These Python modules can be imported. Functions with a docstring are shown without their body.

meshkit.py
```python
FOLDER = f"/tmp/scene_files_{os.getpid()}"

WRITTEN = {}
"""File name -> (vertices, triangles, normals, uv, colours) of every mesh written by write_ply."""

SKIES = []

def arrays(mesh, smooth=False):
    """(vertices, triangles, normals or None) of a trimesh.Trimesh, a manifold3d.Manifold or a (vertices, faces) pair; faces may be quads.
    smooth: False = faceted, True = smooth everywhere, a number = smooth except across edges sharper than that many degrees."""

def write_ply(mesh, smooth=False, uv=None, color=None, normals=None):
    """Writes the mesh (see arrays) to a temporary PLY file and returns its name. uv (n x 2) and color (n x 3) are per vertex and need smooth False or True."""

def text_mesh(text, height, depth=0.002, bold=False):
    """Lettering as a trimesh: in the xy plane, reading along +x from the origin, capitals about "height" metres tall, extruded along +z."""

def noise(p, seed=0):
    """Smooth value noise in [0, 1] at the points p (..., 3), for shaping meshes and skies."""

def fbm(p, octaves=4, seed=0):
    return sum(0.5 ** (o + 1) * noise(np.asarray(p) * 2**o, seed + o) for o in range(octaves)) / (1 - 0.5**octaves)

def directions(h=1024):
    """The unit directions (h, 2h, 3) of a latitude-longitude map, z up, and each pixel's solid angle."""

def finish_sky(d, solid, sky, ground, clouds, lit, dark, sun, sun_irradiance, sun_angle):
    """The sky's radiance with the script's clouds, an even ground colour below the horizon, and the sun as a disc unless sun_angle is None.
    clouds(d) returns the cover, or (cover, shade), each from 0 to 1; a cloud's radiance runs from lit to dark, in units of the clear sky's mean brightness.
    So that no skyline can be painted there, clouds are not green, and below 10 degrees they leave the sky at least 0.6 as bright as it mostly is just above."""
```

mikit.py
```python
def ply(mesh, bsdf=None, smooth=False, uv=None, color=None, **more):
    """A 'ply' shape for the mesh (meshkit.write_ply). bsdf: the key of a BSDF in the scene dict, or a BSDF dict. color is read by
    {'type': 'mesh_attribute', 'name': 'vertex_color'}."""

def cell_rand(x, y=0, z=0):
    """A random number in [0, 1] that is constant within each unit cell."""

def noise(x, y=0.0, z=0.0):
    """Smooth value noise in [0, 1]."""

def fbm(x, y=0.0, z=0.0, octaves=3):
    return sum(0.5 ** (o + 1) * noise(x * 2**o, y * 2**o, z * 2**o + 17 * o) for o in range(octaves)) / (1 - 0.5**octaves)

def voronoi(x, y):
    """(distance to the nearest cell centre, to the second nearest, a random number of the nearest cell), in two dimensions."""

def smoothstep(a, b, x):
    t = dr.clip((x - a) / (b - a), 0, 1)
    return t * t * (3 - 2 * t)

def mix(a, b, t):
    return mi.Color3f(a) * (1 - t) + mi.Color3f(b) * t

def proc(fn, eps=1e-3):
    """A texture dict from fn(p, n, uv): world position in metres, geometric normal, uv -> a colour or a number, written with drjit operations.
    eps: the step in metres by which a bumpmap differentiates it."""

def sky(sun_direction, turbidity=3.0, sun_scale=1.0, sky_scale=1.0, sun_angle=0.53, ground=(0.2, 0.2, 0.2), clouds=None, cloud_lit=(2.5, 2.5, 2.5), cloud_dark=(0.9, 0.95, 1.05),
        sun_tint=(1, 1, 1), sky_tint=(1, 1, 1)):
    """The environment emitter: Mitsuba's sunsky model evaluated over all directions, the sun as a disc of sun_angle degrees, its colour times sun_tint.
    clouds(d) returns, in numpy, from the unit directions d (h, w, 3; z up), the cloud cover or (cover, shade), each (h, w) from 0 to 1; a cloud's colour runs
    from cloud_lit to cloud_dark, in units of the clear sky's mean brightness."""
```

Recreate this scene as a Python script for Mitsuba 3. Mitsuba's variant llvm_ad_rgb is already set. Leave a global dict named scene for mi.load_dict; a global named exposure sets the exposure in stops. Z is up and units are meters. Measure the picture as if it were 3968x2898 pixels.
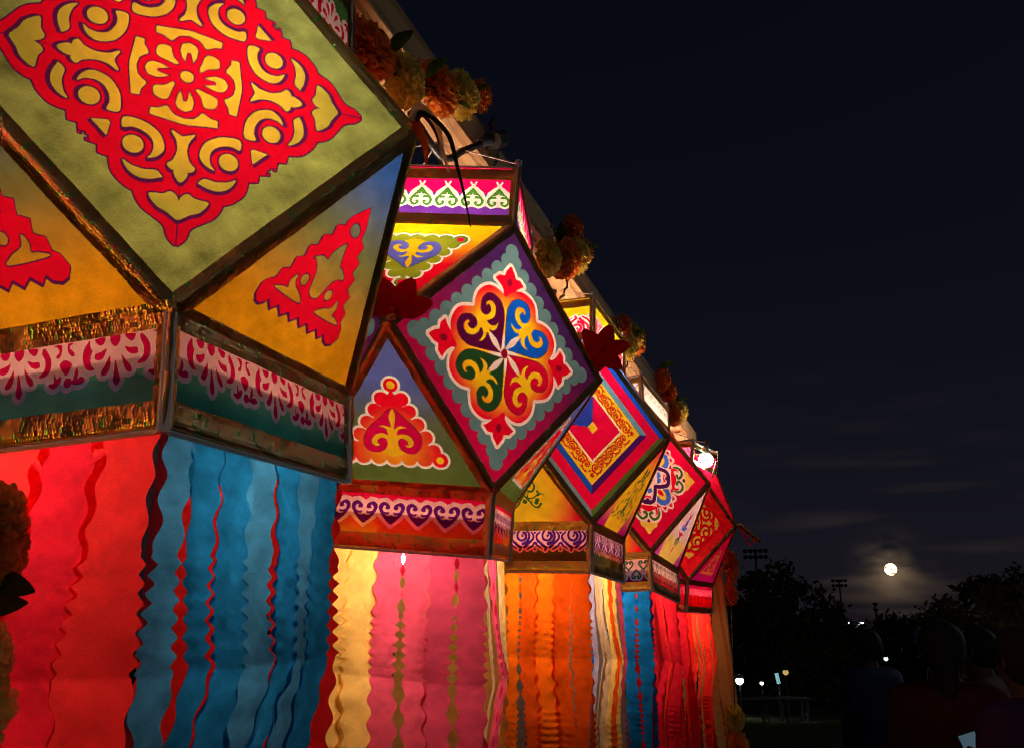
import math, random
import numpy as np, drjit as dr, mitsuba as mi
import trimesh, manifold3d as m3, shapely
from shapely import affinity
from shapely.geometry import Polygon, Point, box, LineString, MultiPolygon
from shapely.ops import unary_union
import mikit, meshkit

T = mi.ScalarTransform4f
S, EYE = 0.22, 1.6                      # metres per lantern edge; height of the camera
scene, labels = {}, {}
POWER, LOW = [50, 82, 84, 84, 95, 130], [42, 72, 72, 62, 90, 120]
SKY_SCALE, SKY_TINT = 0.075, (1.1, 0.74, 0.86)

# ---------------------------------------------------------------- camera, sky, exposure
PITCH, ROLL = 0.28798, 0.00699
_f = np.array([0, math.cos(PITCH), math.sin(PITCH)])
_u = np.array([-math.sin(ROLL), -math.sin(PITCH) * math.cos(ROLL), math.cos(PITCH) * math.cos(ROLL)])
scene['camera'] = {'type': 'perspective', 'fov': math.degrees(2 * math.atan(1984 / 3283.3)), 'fov_axis': 'x', 'near_clip': 0.02, 'far_clip': 2000.0,
                   'to_world': T().look_at(origin=[0, 0, EYE], target=[0, float(_f[1]), EYE + float(_f[2])], up=_u.tolist())}
exposure = 0.0
MOON = np.array([0.4007, 0.9143, 0.0594])

def night_clouds(d):
    el = np.degrees(np.arcsin(np.clip(d[..., 2], -1, 1)))
    az = np.degrees(np.arctan2(d[..., 0], d[..., 1]))
    m = MOON / np.linalg.norm(MOON)
    ang = np.degrees(np.arccos(np.clip(d @ m, -1, 1)))
    n = meshkit.fbm(np.stack([az * 0.55, el * 1.5, 0 * az], -1), 5, 3)
    streak = meshkit.fbm(np.stack([az * 0.12 + el * 0.1, el * 1.1, 0 * az + 4], -1), 4, 9)
    near = np.exp(-(ang / 1.25) ** 2) * np.clip((n - 0.30) * 2.6, 0, 1)
    veil = np.exp(-(ang / 7.0) ** 2) * np.clip((streak - 0.50) * 3.0, 0, 1) * 0.10
    return np.clip(near * 0.55 + veil, 0, 1)

scene['sky'] = {**mikit.sky((0.2, -0.55, 0.80), turbidity=5, sun_scale=0.0, sky_scale=SKY_SCALE, sun_angle=0.62, ground=(0.02, 0.02, 0.02), clouds=night_clouds,
                            cloud_lit=(42, 28, 16), cloud_dark=(1, 1, 1), sun_tint=(1.0, 0.85, 0.6), sky_tint=SKY_TINT), 'sampling_weight': 0.3}

# ---------------------------------------------------------------- helpers
TINT = np.array([1.0, 0.76, 0.50])      # colour of the warm bulbs
def lin(*c):
    c = np.array(c, float) / 255
    return np.where(c < 0.04045, c / 12.92, ((c + 0.055) / 1.055) ** 2.4)
def ink(r, g, b, k=1.0):                # the dye that looks r, g, b when a warm bulb shines through the paper
    return np.clip(lin(r, g, b) / TINT * k, 0.004, 0.92)

PAL = []
def pal(c0, c1=None, g=(0, 0, 0), rad=(0, 0, 0), mott=0.10):
    """A printed colour: from c0 to c1 along clip(a x + b y + c + d |p - e|)."""
    PAL.append([*c0, *(c0 if c1 is None else c1), *g, *rad, mott, 0])
    return len(PAL) - 1

used = {}
def numbered(name):
    used[name] = used.get(name, -1) + 1
    return name if used[name] == 0 else f'{name}_{used[name]:03d}'
def put(name, mesh, bsdf, parent=None, smooth=False, uv=None, **more):
    key = numbered(f'{parent}__{name}' if parent else name)
    scene[key] = mikit.ply(mesh, bsdf, smooth=smooth, uv=uv, **more)
    return key
def thing(name, label, cat, group=None):
    key = numbered(name)
    labels[key] = {'label': label, 'category': cat, **({'group': group} if group else {})}
    return key
def tag(key, label, cat=None, group=None, kind=None):
    labels[key] = {'label': label, **({'category': cat} if cat else {}), **({'group': group} if group else {}), **({'kind': kind} if kind else {})}
    return key
def uvid(mesh, k):                      # all of the mesh in printed colour k
    return np.tile([8.0 * k, 0.0], (len(mesh.vertices), 1))
def flat(name, mesh, k, parent=None, bsdf='paint', smooth=False):
    return put(name, mesh, bsdf, parent, smooth if smooth in (True, False) else False, uvid(mesh, k))
def W(p):
    return np.asarray(p, float) * S + [0, 0, EYE]

def tube(pts, r, sides=8):
    p = np.asarray(pts, float); r = np.broadcast_to(np.asarray(r, float), (len(p),))
    t = np.gradient(p, axis=0); t /= np.linalg.norm(t, axis=1, keepdims=True) + 1e-12
    a = np.cross(t, np.where(np.abs(t[:, 2:]) < 0.9, [0, 0, 1.0], [1.0, 0, 0])); a /= np.linalg.norm(a, axis=1, keepdims=True) + 1e-12
    b = np.cross(t, a); an = np.arange(sides) * 2 * np.pi / sides
    v = p[:, None] + r[:, None, None] * (np.cos(an)[None, :, None] * a[:, None] + np.sin(an)[None, :, None] * b[:, None])
    i, j = np.meshgrid(np.arange(len(p) - 1), np.arange(sides), indexing='ij')
    q = np.stack([i * sides + j, i * sides + (j + 1) % sides, (i + 1) * sides + (j + 1) % sides, (i + 1) * sides + j], -1).reshape(-1, 4)
    n = len(p) * sides
    caps = [[n, (k + 1) % sides, k] for k in range(sides)] + [[n + 1, n - sides + k, n - sides + (k + 1) % sides] for k in range(sides)]
    return trimesh.Trimesh(np.vstack([v.reshape(-1, 3), p[:1], p[-1:]]), np.vstack([q[:, [0, 1, 2]], q[:, [0, 2, 3]], caps]), process=False)
def bar(p, q, w, h, up=(0, 0, 1), bev=0.12):
    """A bevelled bar from p to q, w wide and h high."""
    p, q = np.asarray(p, float), np.asarray(q, float); e = q - p; L_ = np.linalg.norm(e); e = e / L_
    a = np.cross(up, e); a /= np.linalg.norm(a); b = np.cross(e, a)
    c = min(w, h) * bev
    sec = [(-w/2 + c, -h/2), (w/2 - c, -h/2), (w/2, -h/2 + c), (w/2, h/2 - c), (w/2 - c, h/2), (-w/2 + c, h/2), (-w/2, h/2 - c), (-w/2, -h/2 + c)]
    v = [o + x * a + y * b for o in (p, q) for x, y in sec]
    f = [[i, (i + 1) % 8, 8 + (i + 1) % 8] for i in range(8)] + [[i, 8 + (i + 1) % 8, 8 + i] for i in range(8)]
    f += [[0, i + 1, i] for i in range(1, 7)] + [[8, 8 + i, 9 + i] for i in range(1, 7)]
    return trimesh.Trimesh(np.array(v), np.array(f), process=False)
def grid_mesh(P):                       # P (n, m, 3)
    n, m = P.shape[:2]; i, j = np.meshgrid(np.arange(n - 1), np.arange(m - 1), indexing='ij')
    q = np.stack([i * m + j, i * m + j + 1, (i + 1) * m + j + 1, (i + 1) * m + j], -1).reshape(-1, 4)
    return trimesh.Trimesh(P.reshape(-1, 3), np.vstack([q[:, [0, 1, 2]], q[:, [0, 2, 3]]]), process=False)

# ---------------------------------------------------------------- materials
TABLE = [None]
def printed(p, n, uv):
    k = mi.UInt32(mi.Int32(dr.floor(uv.x / 8 + 0.5)))
    g = lambda j: dr.gather(mi.Float, TABLE[0], k * 14 + j)
    x, y = uv.x - 8 * mi.Float(k), uv.y
    t = dr.clip(g(6) * x + g(7) * y + g(8) + g(9) * dr.sqrt(dr.square(x - g(10)) + dr.square(y - g(11)) + 1e-9), 0, 1)
    t = t * t * (3 - 2 * t)
    q = p * 75
    m = mikit.fbm(q.x, q.y, q.z, 3) * 2 - 1
    f = mikit.noise(p.x * 900, p.y * 900, p.z * 900) * 2 - 1
    w = mikit.noise(p.x * 24, p.y * 24, p.z * 24) * 2 - 1
    k2 = dr.maximum(1 + g(12) * (2.0 * m + 0.55 * f + 0.9 * w), 0.1)
    return mi.Color3f(dr.lerp(g(0), g(3), t), dr.lerp(g(1), g(4), t), dr.lerp(g(2), g(5), t)) * k2
scene['paper'] = {'type': 'principledthin', 'base_color': mikit.proc(printed), 'diff_trans': 1.25, 'roughness': 0.75, 'eta': 1.3}
scene['tissue'] = {'type': 'principledthin', 'base_color': mikit.proc(printed), 'diff_trans': 1.7, 'roughness': 0.8, 'eta': 1.3}
scene['petal'] = {'type': 'principledthin', 'base_color': mikit.proc(printed), 'diff_trans': 1.0, 'roughness': 0.7, 'eta': 1.3}
scene['paint'] = {'type': 'twosided', 'bsdf': {'type': 'principled', 'base_color': mikit.proc(printed), 'roughness': 0.7, 'specular': 0.25}}

def foil_color(p, n, uv):
    cx, cy = dr.floor(uv.x * 110 + 0.5 * dr.floor(uv.y * 70)), dr.floor(uv.y * 70)
    r, h = mikit.cell_rand(cx, cy, 3), mikit.cell_rand(cx, cy, 7)
    c = mi.Color3f(0.92, 0.63, 0.20)
    c = dr.select((r > 0.86) & (h < 0.45), mi.Color3f(0.35, 0.95, 0.2), c)
    c = dr.select((r > 0.86) & (h > 0.75), mi.Color3f(1.0, 0.3, 0.16), c)
    return c
def foil_bump(p, n, uv):
    a, b = uv.x * 110 + 0.5 * dr.floor(uv.y * 70), uv.y * 70
    fx, fy = a - dr.floor(a) - 0.5, b - dr.floor(b) - 0.5
    tilt = (mikit.cell_rand(dr.floor(a), dr.floor(b), 1) - 0.5) * fx + (mikit.cell_rand(dr.floor(a), dr.floor(b), 2) - 0.5) * fy
    em = dr.maximum(0.22 - fx * fx - fy * fy, 0) * 2.4
    w = mikit.fbm(p.x * 38, p.y * 38, p.z * 38, 2)
    return 0.00025 * em + 0.0007 * tilt + 0.0050 * w
scene['foil'] = {'type': 'blendbsdf', 'weight': 0.05, 'a_metal': {'type': 'twosided', 'bsdf': {'type': 'bumpmap', 'bsdf': {'type': 'principled', 'base_color': mikit.proc(foil_color), 'metallic': 1.0, 'roughness': 0.13},
                 'arbitrary': mikit.proc(foil_bump, 2e-4), 'scale': 1.0}}, 'b_film': {'type': 'principledthin', 'base_color': {'type': 'rgb', 'value': [0.62, 0.30, 0.08]}, 'diff_trans': 1.6, 'roughness': 0.5}}
def wood_color(p, n, uv):
    y = uv.y * 60 + 3 * mikit.noise(uv.x * 3, uv.y * 9)
    ring = 0.5 + 0.5 * dr.sin(y * 1.7 + 2.5 * mikit.noise(uv.x * 1.2, y * 0.3))
    fine = mikit.fbm(uv.x * 22, uv.y * 420, 1.0, 3)
    v = mikit.voronoi(uv.x * 1.6, uv.y * 7)
    knot = 1 - mikit.smoothstep(0.03, 0.09, v[0])
    return mikit.mix(mikit.mix((0.66, 0.42, 0.22), (0.42, 0.22, 0.10), mikit.smoothstep(0.72, 1.0, ring) * 0.75 + 0.25 * fine), (0.16, 0.07, 0.03), knot * 0.8)
scene['timber'] = {'type': 'twosided', 'bsdf': {'type': 'principled', 'base_color': mikit.proc(wood_color), 'roughness': 0.65, 'specular': 0.25}}
def grass_color(p, n, uv):
    return mikit.mix((0.030, 0.034, 0.014), (0.060, 0.052, 0.026), mikit.fbm(p.x * 0.7, p.y * 0.7, 0, 4)) * (0.7 + 0.6 * mikit.noise(p.x * 14, p.y * 14, 0))
scene['turf'] = {'type': 'twosided', 'bsdf': {'type': 'diffuse', 'reflectance': mikit.proc(grass_color)}}
def bark_color(p, n, uv):
    return mikit.mix((0.05, 0.035, 0.025), (0.11, 0.085, 0.06), mikit.fbm(p.x * 6, p.y * 6, p.z * 2, 3))
scene['bark'] = {'type': 'twosided', 'bsdf': {'type': 'diffuse', 'reflectance': mikit.proc(bark_color)}}
scene['leaf_green'] = {'type': 'twosided', 'bsdf': {'type': 'principled', 'base_color': {'type': 'rgb', 'value': [0.060, 0.066, 0.022]}, 'roughness': 0.6, 'specular': 0.2}}
scene['leaf_olive'] = {'type': 'twosided', 'bsdf': {'type': 'principled', 'base_color': {'type': 'rgb', 'value': [0.085, 0.066, 0.026]}, 'roughness': 0.6, 'specular': 0.2}}
scene['black_rubber'] = {'type': 'twosided', 'bsdf': {'type': 'principled', 'base_color': {'type': 'rgb', 'value': [0.018, 0.016, 0.016]}, 'roughness': 0.42}}
scene['dark_steel'] = {'type': 'twosided', 'bsdf': {'type': 'principled', 'base_color': {'type': 'rgb', 'value': [0.10, 0.10, 0.11]}, 'metallic': 0.6, 'roughness': 0.5}}
scene['pale_stick'] = {'type': 'twosided', 'bsdf': {'type': 'principled', 'base_color': {'type': 'rgb', 'value': [0.82, 0.72, 0.66]}, 'roughness': 0.4}}
scene['glass_bulb'] = {'type': 'diffuse', 'reflectance': {'type': 'rgb', 'value': [0.8, 0.75, 0.65]}}
def glow(rgb, w):
    return {'type': 'area', 'radiance': {'type': 'rgb', 'value': [float(x) for x in rgb]}, 'sampling_weight': float(w)}

# ---------------------------------------------------------------- printed ornament (flat print, drawn in the plane of each paper panel)
def cr(pts, closed=True, n=6):          # Catmull-Rom through the points
    p = np.array(pts, float)
    q = np.vstack([p[-1:], p, p[:2]]) if closed else np.vstack([2 * p[:1] - p[1:2], p, 2 * p[-1:] - p[-2:-1]])
    out = []
    for i in range(1, len(q) - 2):
        for t in np.arange(n) / n:
            a, b, c, d = q[i - 1:i + 3]
            out.append(0.5 * (2 * b + (c - a) * t + (2 * a - 5 * b + 4 * c - d) * t**2 + (3 * b - a - 3 * c + d) * t**3))
    if not closed:
        out.append(p[-1])
    return np.array(out)
def poly(pts, sm=True):
    g = Polygon(cr(pts) if sm else pts).buffer(0)
    return g
def dg(name, sm=True):
    return poly(DIG[name], sm)
def mir(g):
    return unary_union([g, affinity.scale(g, -1, 1, origin=(0, 0))])
def rot(g, a):
    return affinity.rotate(g, a, origin=(0, 0))
def rot4(g):
    return unary_union([rot(g, 90 * k) for k in range(4)])
def mv(g, x, y):
    return affinity.translate(g, x, y)
def disk(x, y, r, ry=None):
    g = Point(x, y).buffer(r, 12)
    return g if ry is None else affinity.scale(g, 1, ry / r, origin=(x, y))
def stroke(pts, w0, w1=None, n=8):      # a tapering brush stroke
    p = cr(pts, False, n); t = np.linspace(0, 1, len(p)); w = w0 + ((w0 if w1 is None else w1) - w0) * t
    d = np.gradient(p, axis=0); d /= np.linalg.norm(d, axis=1, keepdims=True) + 1e-12; nrm = np.stack([-d[:, 1], d[:, 0]], 1)
    parts = [Polygon([p[i] + nrm[i] * w[i], p[i + 1] + nrm[i + 1] * w[i + 1], p[i + 1] - nrm[i + 1] * w[i + 1], p[i] - nrm[i] * w[i]]).buffer(0.0008) for i in range(len(p) - 1)]
    return unary_union(parts + [Point(p[0]).buffer(w[0], 6), Point(p[-1]).buffer(max(w[-1], 0.001), 6)])
def spiral(cx, cy, r0, a0, turns, n=22, k=0.16):
    t = np.linspace(0, 1, n); a = np.radians(a0) + turns * 2 * np.pi * t; r = r0 * (1 - (1 - k) * t)
    return np.stack([cx + r * np.cos(a), cy + r * np.sin(a)], 1)
BIG = box(-3, -3, 3, 3)

DIG = {}
for _l in """
bell -.038,-.263 -.001,-.273 .043,-.255 .025,-.285 .017,-.312 .019,-.348 .032,-.383 .051,-.403 .039,-.419 .020,-.414 .024,-.438 .002,-.471 -.019,-.443 -.015,-.420 -.032,-.422 -.045,-.412 -.026,-.383 -.017,-.336 -.023,-.292
cres .220,-.238 .169,-.235 .126,-.248 .087,-.278 .068,-.320 .069,-.353 .092,-.381 .125,-.393 .110,-.369 .106,-.332 .121,-.300 .156,-.279 .190,-.275 .222,-.282
ocr .066,-.462 .090,-.438 .135,-.443 .178,-.435 .211,-.418 .197,-.450 .169,-.474 .137,-.483 .101,-.478 .075,-.467
heart -.106,-.549 -.069,-.539 -.028,-.519 -.008,-.533 .003,-.557 .009,-.535 .031,-.516 .061,-.531 .111,-.539 .088,-.570 .037,-.600 .003,-.632 -.045,-.604 -.076,-.590 -.098,-.567
tri .272,-.256 .349,-.268 .282,-.337
outl .006,-.735 .031,-.707 .048,-.661 .091,-.629 .129,-.602 .152,-.570 .163,-.539 .200,-.521 .239,-.483 .253,-.447 .257,-.416 .296,-.408 .299,-.374 .341,-.367 .341,-.332 .382,-.325
brack .171,.121 .202,.123 .218,.002 .203,-.133 .173,-.136 .170,-.113 .150,-.079 .184,-.043 .193,-.001 .184,.037 .149,.058 .167,.086
apet .068,.002 .087,.014 .113,.023 .147,.017 .162,-.010 .150,-.037 .131,-.047 .098,-.043 .069,-.031 .113,-.019 .114,-.005
dpet .032,-.056 .045,-.049 .073,-.060 .110,-.074 .118,-.096 .107,-.123 .087,-.130 .063,-.124 .052,-.083
t1o .024,1.170 -.026,1.117 -.085,1.056 -.108,1.014 -.104,.974 -.177,.942 -.167,.871 -.243,.839 -.235,.765 -.302,.734 -.291,.658 -.354,.626 -.344,.551 -.408,.523 -.417,.451 -.456,.435 -.499,.389 -.498,.319 -.468,.281 -.424,.273 -.384,.300 -.370,.326 -.312,.277 -.260,.322 -.195,.273 -.137,.316 -.082,.273 -.025,.320 .038,.270 .088,.315 .150,.266 .207,.314 .271,.264 .315,.308 .345,.273 .404,.256 .454,.277 .485,.329 .452,.400 .410,.426 .401,.501 .328,.534 .347,.611 .274,.643 .291,.727 .226,.752 .238,.833 .174,.857 .189,.936 .117,.967 .100,1.046 .060,1.113
t1a -.026,1.022 .027,1.026 .063,.988 .052,.953 -.001,.950 -.040,.978
t1b .003,.882 .031,.825 .069,.740 .116,.729 .179,.684 .125,.662 .086,.622 .057,.548 .038,.490 -.006,.469 -.061,.485 -.089,.550 -.114,.630 -.178,.686 -.210,.686 -.136,.731 -.074,.728 -.066,.789
t1d -.381,.401 -.321,.433 -.276,.440 -.285,.491 -.253,.542 -.226,.479 -.138,.439 -.104,.393
t1f .050,.390 .142,.440 .193,.483 .207,.528 .236,.468 .248,.424 .292,.416 .338,.392 .196,.389
h2 -.015,-.029 -.085,-.028 -.201,-.021 -.290,-.022 -.354,-.045 -.404,-.092 -.426,-.159 -.407,-.209 -.360,-.244 -.299,-.252 -.253,-.222 -.245,-.189 -.276,-.155 -.312,-.156 -.334,-.180 -.311,-.194 -.332,-.202 -.359,-.177 -.362,-.146 -.335,-.118 -.292,-.109 -.246,-.126 -.218,-.157 -.184,-.186 -.145,-.228 -.109,-.249 -.079,-.289 -.077,-.343 -.107,-.380 -.147,-.378 -.172,-.351 -.165,-.334 -.150,-.351 -.123,-.333 -.121,-.296 -.153,-.266 -.180,-.271 -.211,-.300 -.222,-.351 -.205,-.406 -.157,-.438 -.101,-.444 -.046,-.419 -.005,-.366 .011,-.290 .004,-.046
h2out -.015,-.029 -.085,-.028 -.201,-.021 -.290,-.022 -.354,-.045 -.404,-.092 -.426,-.159 -.407,-.209 -.360,-.244 -.299,-.252 -.233,-.246 -.208,-.277 -.225,-.325 -.222,-.351 -.205,-.406 -.157,-.438 -.101,-.444 -.046,-.419 -.005,-.366 .011,-.290 .004,-.046
fl2 -.003,-.029 -.081,-.073 -.117,-.118 -.147,-.156 -.145,-.119 -.171,-.088 -.217,-.077 -.193,-.097 -.181,-.131 -.191,-.165 -.207,-.182 -.218,-.157 -.246,-.122 -.292,-.108 -.336,-.117 -.362,-.148 -.359,-.177 -.335,-.201 -.312,-.193 -.328,-.190 -.330,-.170 -.309,-.155 -.276,-.157 -.248,-.190 -.250,-.222 -.267,-.245 -.275,-.272 -.228,-.294 -.181,-.269 -.149,-.270 -.121,-.296 -.121,-.328 -.144,-.350 -.163,-.333 -.172,-.351 -.147,-.378 -.107,-.380 -.076,-.347 -.077,-.293 -.109,-.249 -.145,-.233 -.124,-.211 -.090,-.209 -.054,-.229 -.042,-.240 -.049,-.214 -.081,-.184 -.123,-.169 -.075,-.132 -.043,-.102
tul -.017,-.452 -.050,-.498 -.112,-.549 -.076,-.572 -.027,-.578 -.017,-.621 .019,-.668 .061,-.623 .074,-.582 .121,-.580 .159,-.542 .103,-.514 .070,-.481 .065,-.459
t2heart -.003,.865 -.119,.767 -.224,.668 -.275,.586 -.303,.512 -.291,.433 -.247,.385 -.161,.376 -.085,.410 -.055,.478 -.053,.529 -.000,.510 .046,.521 .051,.470 .088,.407 .166,.373 .240,.396 .289,.471 .292,.558 .255,.634 .142,.748
t2fl -.002,.851 -.034,.772 -.021,.702 -.016,.660 -.046,.665 -.091,.676 -.138,.659 -.099,.655 -.067,.635 -.047,.572 -.096,.590 -.156,.579 -.205,.533 -.218,.489 -.196,.454 -.163,.445 -.129,.466 -.152,.471 -.160,.500 -.139,.530 -.098,.540 -.066,.520 -.054,.478 -.071,.426 -.114,.379 -.009,.335 .100,.375 .055,.427 .045,.484 .053,.521 .087,.541 .133,.526 .151,.491 .150,.470 .120,.471 .143,.447 .182,.450 .207,.495 .193,.544 .155,.578 .096,.588 .046,.578 .051,.621 .085,.648 .138,.655 .099,.674 .060,.672 .016,.640 .022,.698 .032,.776 .016,.845
L1k0 .661,.096 .694,.015 .707,-.034 .685,-.064 .657,-.032 .658,.020
L1k1 .626,.116 .637,.061 .620,.011 .587,.003 .574,.026 .597,.066
L1k2 .698,.120 .735,.077 .771,.039 .777,.009 .753,.003 .728,.030 .708,.076
L1k3 .602,.158 .588,.106 .555,.091 .526,.105 .525,.134 .561,.144
L1k4 .716,.157 .756,.146 .801,.140 .809,.105 .771,.101 .736,.120
L1k5 .519,.221 .587,.224 .582,.185 .552,.175 .524,.198
L1k6 .618,.224 .682,.225 .686,.185 .658,.157 .624,.184
L1k7 .710,.226 .782,.220 .780,.186 .759,.175 .729,.194
L1k8 .816,.215 .844,.201 .882,.148 .889,.094 .863,.050 .820,.042 .808,.058 .838,.087 .839,.135 .813,.182
L1k9 .485,.218 .496,.173 .512,.156 .502,.118 .512,.073 .537,.050 .505,.040 .469,.059 .446,.106 .445,.165 .469,.206
L1m0 .329,.129 .378,.103 .375,.076 .346,.034 .307,.070 .291,.107
L1m1 .260,.072 .283,.029 .305,.041 .319,.020 .305,-.012 .268,-.032 .230,-.013 .234,.006 .262,.008 .258,.042
L1m2 .410,.077 .431,.040 .423,.012 .444,.024 .471,.010 .471,-.014 .427,-.027 .386,-.013 .393,.020
L1m3 .230,.219 .294,.220 .303,.174 .287,.140 .263,.145 .266,.165 .282,.177 .261,.205
L1m4 .335,.220 .387,.220 .360,.206 .356,.192 .388,.163 .390,.143 .368,.141 .341,.169
b2h .550,-.075 .482,-.025 .427,.049 .414,.103 .443,.140 .482,.142 .525,.110 .524,.079 .497,.073 .476,.087 .486,.100 .477,.111 .455,.094 .458,.059 .492,.042 .527,.048 .517,.024 .474,.021 .519,.005 .550,.011
b2ho .546,-.098 .441,-.012 .395,.054 .392,.125 .424,.162 .488,.170 .547,.131
t2h .521,.082 .468,.025 .404,-.045 .396,-.082 .423,-.124 .458,-.132 .496,-.107 .497,-.079 .470,-.074 .463,-.089 .473,-.104 .445,-.108 .425,-.081 .439,-.044 .497,-.042 .489,-.018 .448,-.013 .493,.001 .515,.008
l3sp .045,.555 .069,.464 .128,.402 .226,.400 .318,.479 .305,.519
l3sp2 .080,.524 .084,.605 .146,.684 .224,.681 .268,.620 .263,.560 .225,.511 .175,.507 .144,.553 .164,.613 .204,.622
l3sp3 .017,.506 .023,.424 -.001,.343 -.055,.263 -.118,.243 -.178,.306
l3dots -.104,.325 .083,.342 .284,.363
b3a .126,.144 .183,.227 .222,.236 .185,.162 .197,.080 .248,.025 .317,-.003 .268,.015 .188,.061
b3o .498,.152 .490,.079 .347,-.003 .450,.116 .429,.207
d4y .748,.002 .671,-.056 .639,-.112 .577,-.110 .594,.105 .656,.096 .688,.045 .005,-.741 -.059,-.674
d4g .392,.145 .457,.182 .536,.160 .575,.095 .553,.032 .497,.003 .455,.037 .458,.075 .493,.071 .500,.041 .539,.084 .507,.134 .454,.151
d4g2 .396,-.165 .467,-.166 .522,-.131 .535,-.084 .500,-.072 .480,-.105 .447,-.078 .459,-.031 .504,-.019 .564,-.051 .582,-.110 .555,-.173 .481,-.206 .429,-.200
d4knot .126,-.154 .249,-.135 .339,-.096 .361,-.041 .329,.001 .350,.057 .300,.097 .212,.095 .090,-.172 .084,-.284 .062,-.352 .009,-.379
d4pet .126,-.154 .197,-.140 .281,-.184 .293,-.257 .255,-.305 .186,-.297 .129,-.243
d4b .179,-.141 .301,-.145 .341,-.201 .327,-.269 .289,-.324 .217,-.353 .150,-.322
""".strip().splitlines():
    _n, *_p = _l.split()
    DIG[_n] = [tuple(map(float, q.split(","))) for q in _p]

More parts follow.
